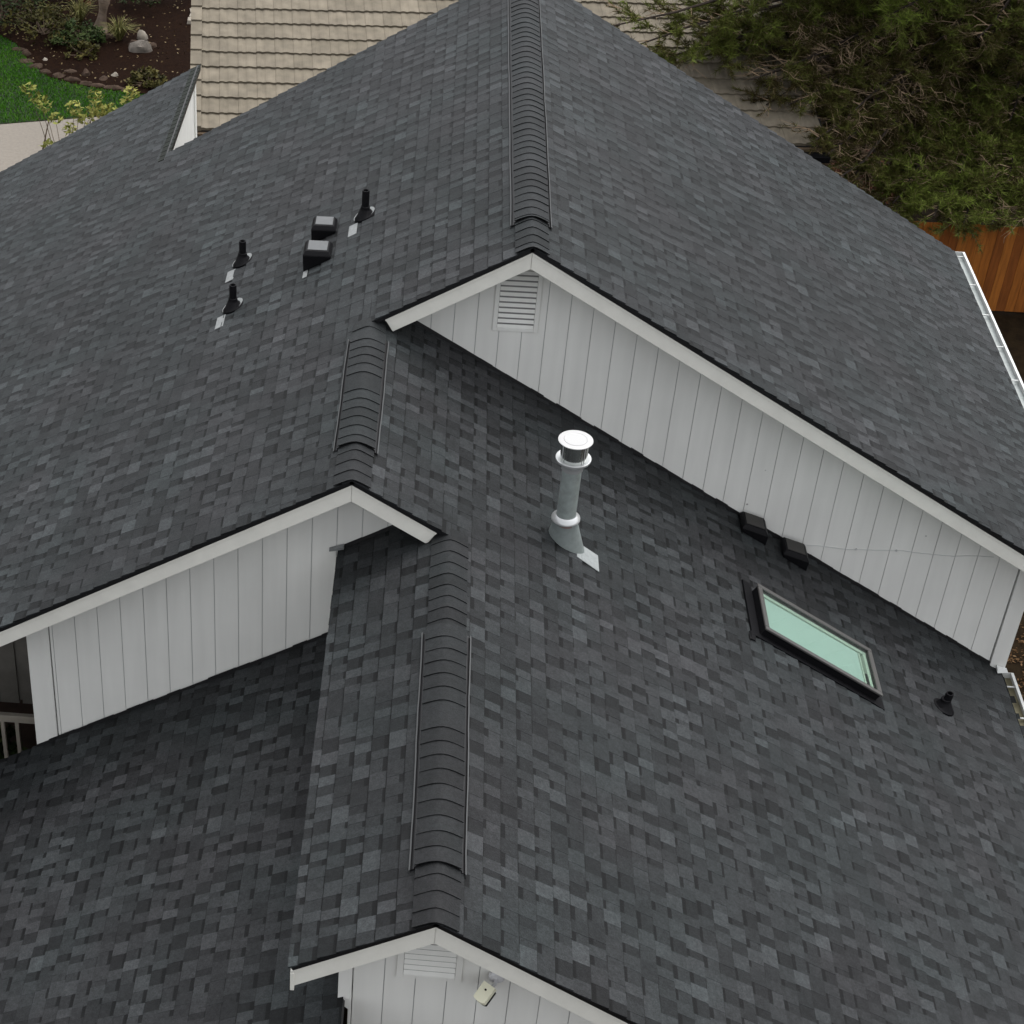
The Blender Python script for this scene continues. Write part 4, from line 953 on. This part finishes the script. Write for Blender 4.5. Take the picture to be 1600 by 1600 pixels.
# ================================================================== PINE
pine = empty('pine_tree', (9.3, 17.5, G), 'large dark pine with green needle sprays and bare twigs at upper right', 'tree')
PBARK = mat('pine_bark', (.035, .027, .022), .95, 0, .2, 9, .4, .8, 14)
TWIG = mat('dead_twig', (.26, .19, .125), .9, 0, .2, 14, .35)
mb = MB(); mb.tube([(9.3, 17.5, G), (9.25, 17.4, G + 1.5), (9.2, 17.4, G + 4), (9.3, 17.5, G + 8), (9.3, 17.5, G + 12)], [.28, .23, .2, .14, .05], 14); smooth_angle(mb.build('trunk', PBARK, pine), 60)
def trunk_at(z): return Vector((9.25, 17.4, z))
limbs = []   # tip, attach height, greenness 0 dead .. 1 fresh, spread
for t, za, gr, spd in (((2.17, 13.5, -3.33), -3.6, .55, 1.0), ((1.72, 13.3, -2.97), -3.2, .50, .9), ((3.07, 14.0, -3.18), -3.4, .60, 1.0), ((2.83, 13.8, -3.73), -4.0, .65, .9),
                   ((2.5, 13.6, -3.6), -3.8, .6, .9), ((3.3, 14.0, -3.5), -3.7, .6, 1.0), ((3.7, 14.3, -3.7), -3.9, .4, 1.0),
                   ((5.94, 14.0, -2.90), -3.0, .95, 1.0), ((5.61, 15.0, -3.34), -3.6, .75, .9), ((6.3, 14.2, -3.0), -3.1, .9, 1.0), ((6.79, 14.3, -3.45), -3.5, .6, 1.0), ((7.35, 14.0, -3.20), -3.3, .55, 1.1),
                   ((5.60, 15.0, -4.92), -5.0, .35, .8), ((7.42, 14.5, -5.0), -5.1, .6, 1.1), ((8.16, 14.0, -4.53), -4.5, .65, 1.1), ((7.96, 13.6, -4.91), -4.9, .7, 1.0), ((7.3, 14.0, -4.75), -4.8, .6, 1.0),
                   ((6.28, 12.6, -5.38), -5.3, .75, .95), ((6.85, 12.3, -5.42), -5.4, .85, 1.0), ((7.72, 12.2, -5.45), -5.4, .65, 1.1), ((7.3, 12.2, -5.5), -5.4, .75, 1.0), ((8.2, 12.2, -5.45), -5.4, .55, 1.0), ((8.7, 12.2, -5.4), -5.3, .5, 1.1),
                   ((7.28, 12.9, -5.15), -5.2, .45, 1.0), ((6.5, 12.9, -5.2), -5.2, .5, 1.0), ((8.0, 12.9, -5.1), -5.1, .45, 1.1), ((5.9, 13.0, -5.2), -5.2, .5, .9),
                   ((4.09, 14.5, -3.64), -4.0, .12, 1.1), ((4.98, 15.0, -4.20), -4.5, .10, 1.1), ((6.68, 13.8, -5.10), -5.2, .15, 1.0), ((6.29, 14.0, -5.0), -5.1, .12, 1.0), ((5.92, 14.4, -4.8), -5.0, .10, .9),
                   ((4.4, 14.0, -3.9), -4.2, .10, 1.1), ((4.9, 14.2, -4.3), -4.6, .12, 1.0), ((5.3, 13.6, -4.5), -4.8, .12, 1.0), ((5.2, 14.2, -4.7), -4.9, .3, 1.0), ((4.5, 14.6, -3.5), -3.8, .35, 1.1), ((5.0, 14.5, -3.5), -3.8, .3, 1.1), ((5.6, 13.8, -3.9), -4.2, .15, 1.1), ((6.1, 13.8, -4.3), -4.5, .15, 1.1),
                   ((4.85, 12.3, -4.25), -4.5, .3, .8), ((5.05, 12.2, -4.42), -4.6, .35, .8), ((5.2, 12.0, -4.75), -4.8, .3, .8), ((5.7, 12.9, -5.05), -5.2, .4, 1.1), ((6.1, 13.2, -5.35), -5.3, .45, 1.1), ((5.6, 13.4, -5.3), -5.3, .3, 1.1), ((6.0, 12.1, -5.62), -5.4, .7, 1.0), ((6.4, 12.8, -5.45), -5.4, .8, 1.0), ((6.9, 12.8, -5.45), -5.4, .8, 1.1), ((7.4, 12.8, -5.45), -5.4, .7, 1.1), ((7.9, 12.8, -5.45), -5.4, .65, 1.1), ((8.4, 12.8, -5.45), -5.4, .6, 1.1), ((4.8, 13.3, -4.15), -4.4, .25, 1.1), ((5.3, 13.2, -4.2), -4.4, .12, 1.1), ((4.4, 13.5, -3.8), -4.0, .3, 1.1), ((5.6, 13.4, -4.6), -4.8, .3, 1.1), ((5.0, 13.9, -3.6), -3.9, .2, 1.1), ((3.9, 13.2, -3.7), -4.0, .35, 1.0), ((4.5, 13.0, -4.0), -4.3, .4, 1.0), ((4.9, 12.8, -4.35), -4.6, .25, 1.0), ((5.2, 12.7, -4.4), -4.6, .3, 1.0), ((4.2, 13.2, -4.1), -4.3, .15, 1.0), ((5.4, 12.9, -4.1), -4.3, .3, 1.0), ((4.6, 14.3, -3.3), -3.6, .3, 1.0), ((8.9, 13.6, -3.9), -3.9, .5, 1.1), ((5.2, 13.9, -3.9), -4.2, .22, .9), ((8.8, 14.2, -3.1), -3.1, .5, 1.1), ((6.6, 15.2, -4.3), -4.4, .3, 1.0), ((7.3, 15.5, -3.9), -4.0, .35, 1.0), ((8.3, 15.3, -4.2), -4.2, .3, 1.0),
                   ((6.8, 14.4, -4.0), -4.1, .4, 1.1), ((7.6, 14.4, -3.7), -3.8, .45, 1.1), ((8.4, 14.2, -3.7), -3.8, .5, 1.1), ((6.3, 14.9, -3.7), -3.8, .4, 1.1), ((9.0, 13.4, -4.8), -4.8, .5, 1.1)):
    limbs.append((Vector(t), za, gr, spd))
bm_, tw_ = MB(), MB(); NV, NT = [], []
def tuft(p, d, g, n=20, L=.13):
    """needles round a shoot end p pointing along d"""
    for _ in range(n):
        v = (d * random.uniform(.2, 1.2) + Vector((random.gauss(0, .55), random.gauss(0, .55), random.gauss(.15, .45)))).normalized()
        s = v.cross(Vector((random.gauss(0, 1), random.gauss(0, 1), random.gauss(0, 1)))).normalized() * .0060
        b0 = p - d * random.uniform(0, .16); l = L * random.uniform(.7, 1.25)
        NV.append((b0 - s, b0 + s, b0 + v * l)); NT.append(min(1, max(0, g + random.gauss(0, .13))))
for li, (tip, za, gr, spd) in enumerate(limbs):
    a = trunk_at(za + .4); n = 8; pts = []
    for i in range(n + 1):
        t = i / n; p = a.lerp(tip, t); p.z += .35 * math.sin(math.pi * t) * (1 - .5 * t) - .1 * t
        if 0 < i < n: p += Vector((random.gauss(0, .06), random.gauss(0, .06), random.gauss(0, .04)))
        pts.append(p)
    bm_.tube(pts, [.055 * (1 - .85 * i / n) + .004 for i in range(n + 1)], 6)
    Ln = (tip - a).length; dirn = (tip - a).normalized(); side = dirn.cross(Vector((0, 0, 1))).normalized()
    ns = int(36 * spd)
    for k in range(ns):
        t = .36 + .63 * ((k + random.uniform(-1.5, 1.5)) % ns / ns) ** .8; i = min(int(t * n), n - 1); p = pts[i].lerp(pts[i + 1], t * n - i)
        sg = random.choice((-1, 1))
        d = (dirn * random.uniform(.3, .9) + side * sg * random.uniform(.4, 1.0) + Vector((0, 0, random.gauss(.02, .25)))).normalized()
        l = random.uniform(.35, .85) * spd * (1.15 - .5 * t)
        m1 = p + d * l * .5 + Vector((0, 0, random.gauss(.03, .04))); e_ = p + d * l + Vector((0, 0, random.gauss(.03, .07)))
        tw_.tube([p, m1, e_], [.009, .006, .003], 4)
        dead = random.random() > (gr * 1.25 + .08)
        for q in range(random.randint(3, 5)):
            u = random.uniform(.3, 1.0); b0 = p.lerp(m1, min(1, u * 2)) if u < .5 else m1.lerp(e_, u * 2 - 1)
            dd = (d + Vector((random.gauss(0, .6), random.gauss(0, .6), random.gauss(.0 if not dead else -.15, .35)))).normalized(); ll = random.uniform(.12, .34)
            ee = b0 + dd * ll
            if dead:
                mid_ = b0 + dd * ll * .5 + Vector((random.gauss(0, .03), random.gauss(0, .03), random.gauss(0, .03)))
                tw_.tube([b0, mid_, ee], [.0055, .004, .002], 3)
                if random.random() < .5:
                    e2 = mid_ + Vector((random.gauss(0, .1), random.gauss(0, .1), random.gauss(-.03, .08))); tw_.tube([mid_, e2], [.004, .002], 3)
                if random.random() < .42: tuft(ee, dd, random.uniform(.05, .4), 14, .10)
            else:
                tw_.tube([b0, ee], [.005, .003], 3)
                fresh_lit = gr * .66 + .06 + (.16 if ee.z > p.z else -.1)  # upturned tufts lighter, downturned darker: light from above put in the tone
                tuft(ee, dd, fresh_lit, 34, .12); tuft(b0.lerp(ee, .45), dd, fresh_lit - .1, 26, .11)
        if not dead: tuft(e_, d, gr * .75, 30, .14)
bm_.build('limb', PBARK, pine); tw_.build('twig', TWIG, pine)
NEEDLE = leafmat('pine_needle', [(.034, .023, .010), (.066, .060, .018), (.115, .140, .030), (.22, .30, .05)], .55)
tri_mesh('needles', np.array([[tuple(q) for q in f] for f in NV]), np.array(NT), NEEDLE, pine, 3)
cs = []
for _ in range(300):
    h = random.uniform(-1.3, 5.5); rr = (5.2 if h < 1 else 5.2 * (6.5 - h) / 5.5) * math.sqrt(random.random()); a = random.uniform(0, 6.283)
    cs.append((8.6 + rr * math.cos(a), 16.6 + rr * math.sin(a), h))
for _ in range(90):  # extra out-of-view clumps added to shade the tiled roof
    cy_ = random.uniform(12.2, 15.5); cs.append((random.uniform(3.8, 7.2), cy_, random.uniform(-1.65 - (cy_ - 12.2) * .30, -.4)))
V, T = leaves(cs, 70, .55, .22, .45, .25); tri_mesh('crown', V, T, NEEDLE, pine, 4)
# dark shrubs under the pine
bush((10.6, 15.6, G), 1.0, 1.3, DLEAF, 'dark evergreen bush in the shade behind the fence', n=50, per=34, size=.12)
bush((6.6, 16.3, G), .9, .9, RUSTY, 'rust-brown shrub in the shade under the pine', n=40, per=26, size=.10)
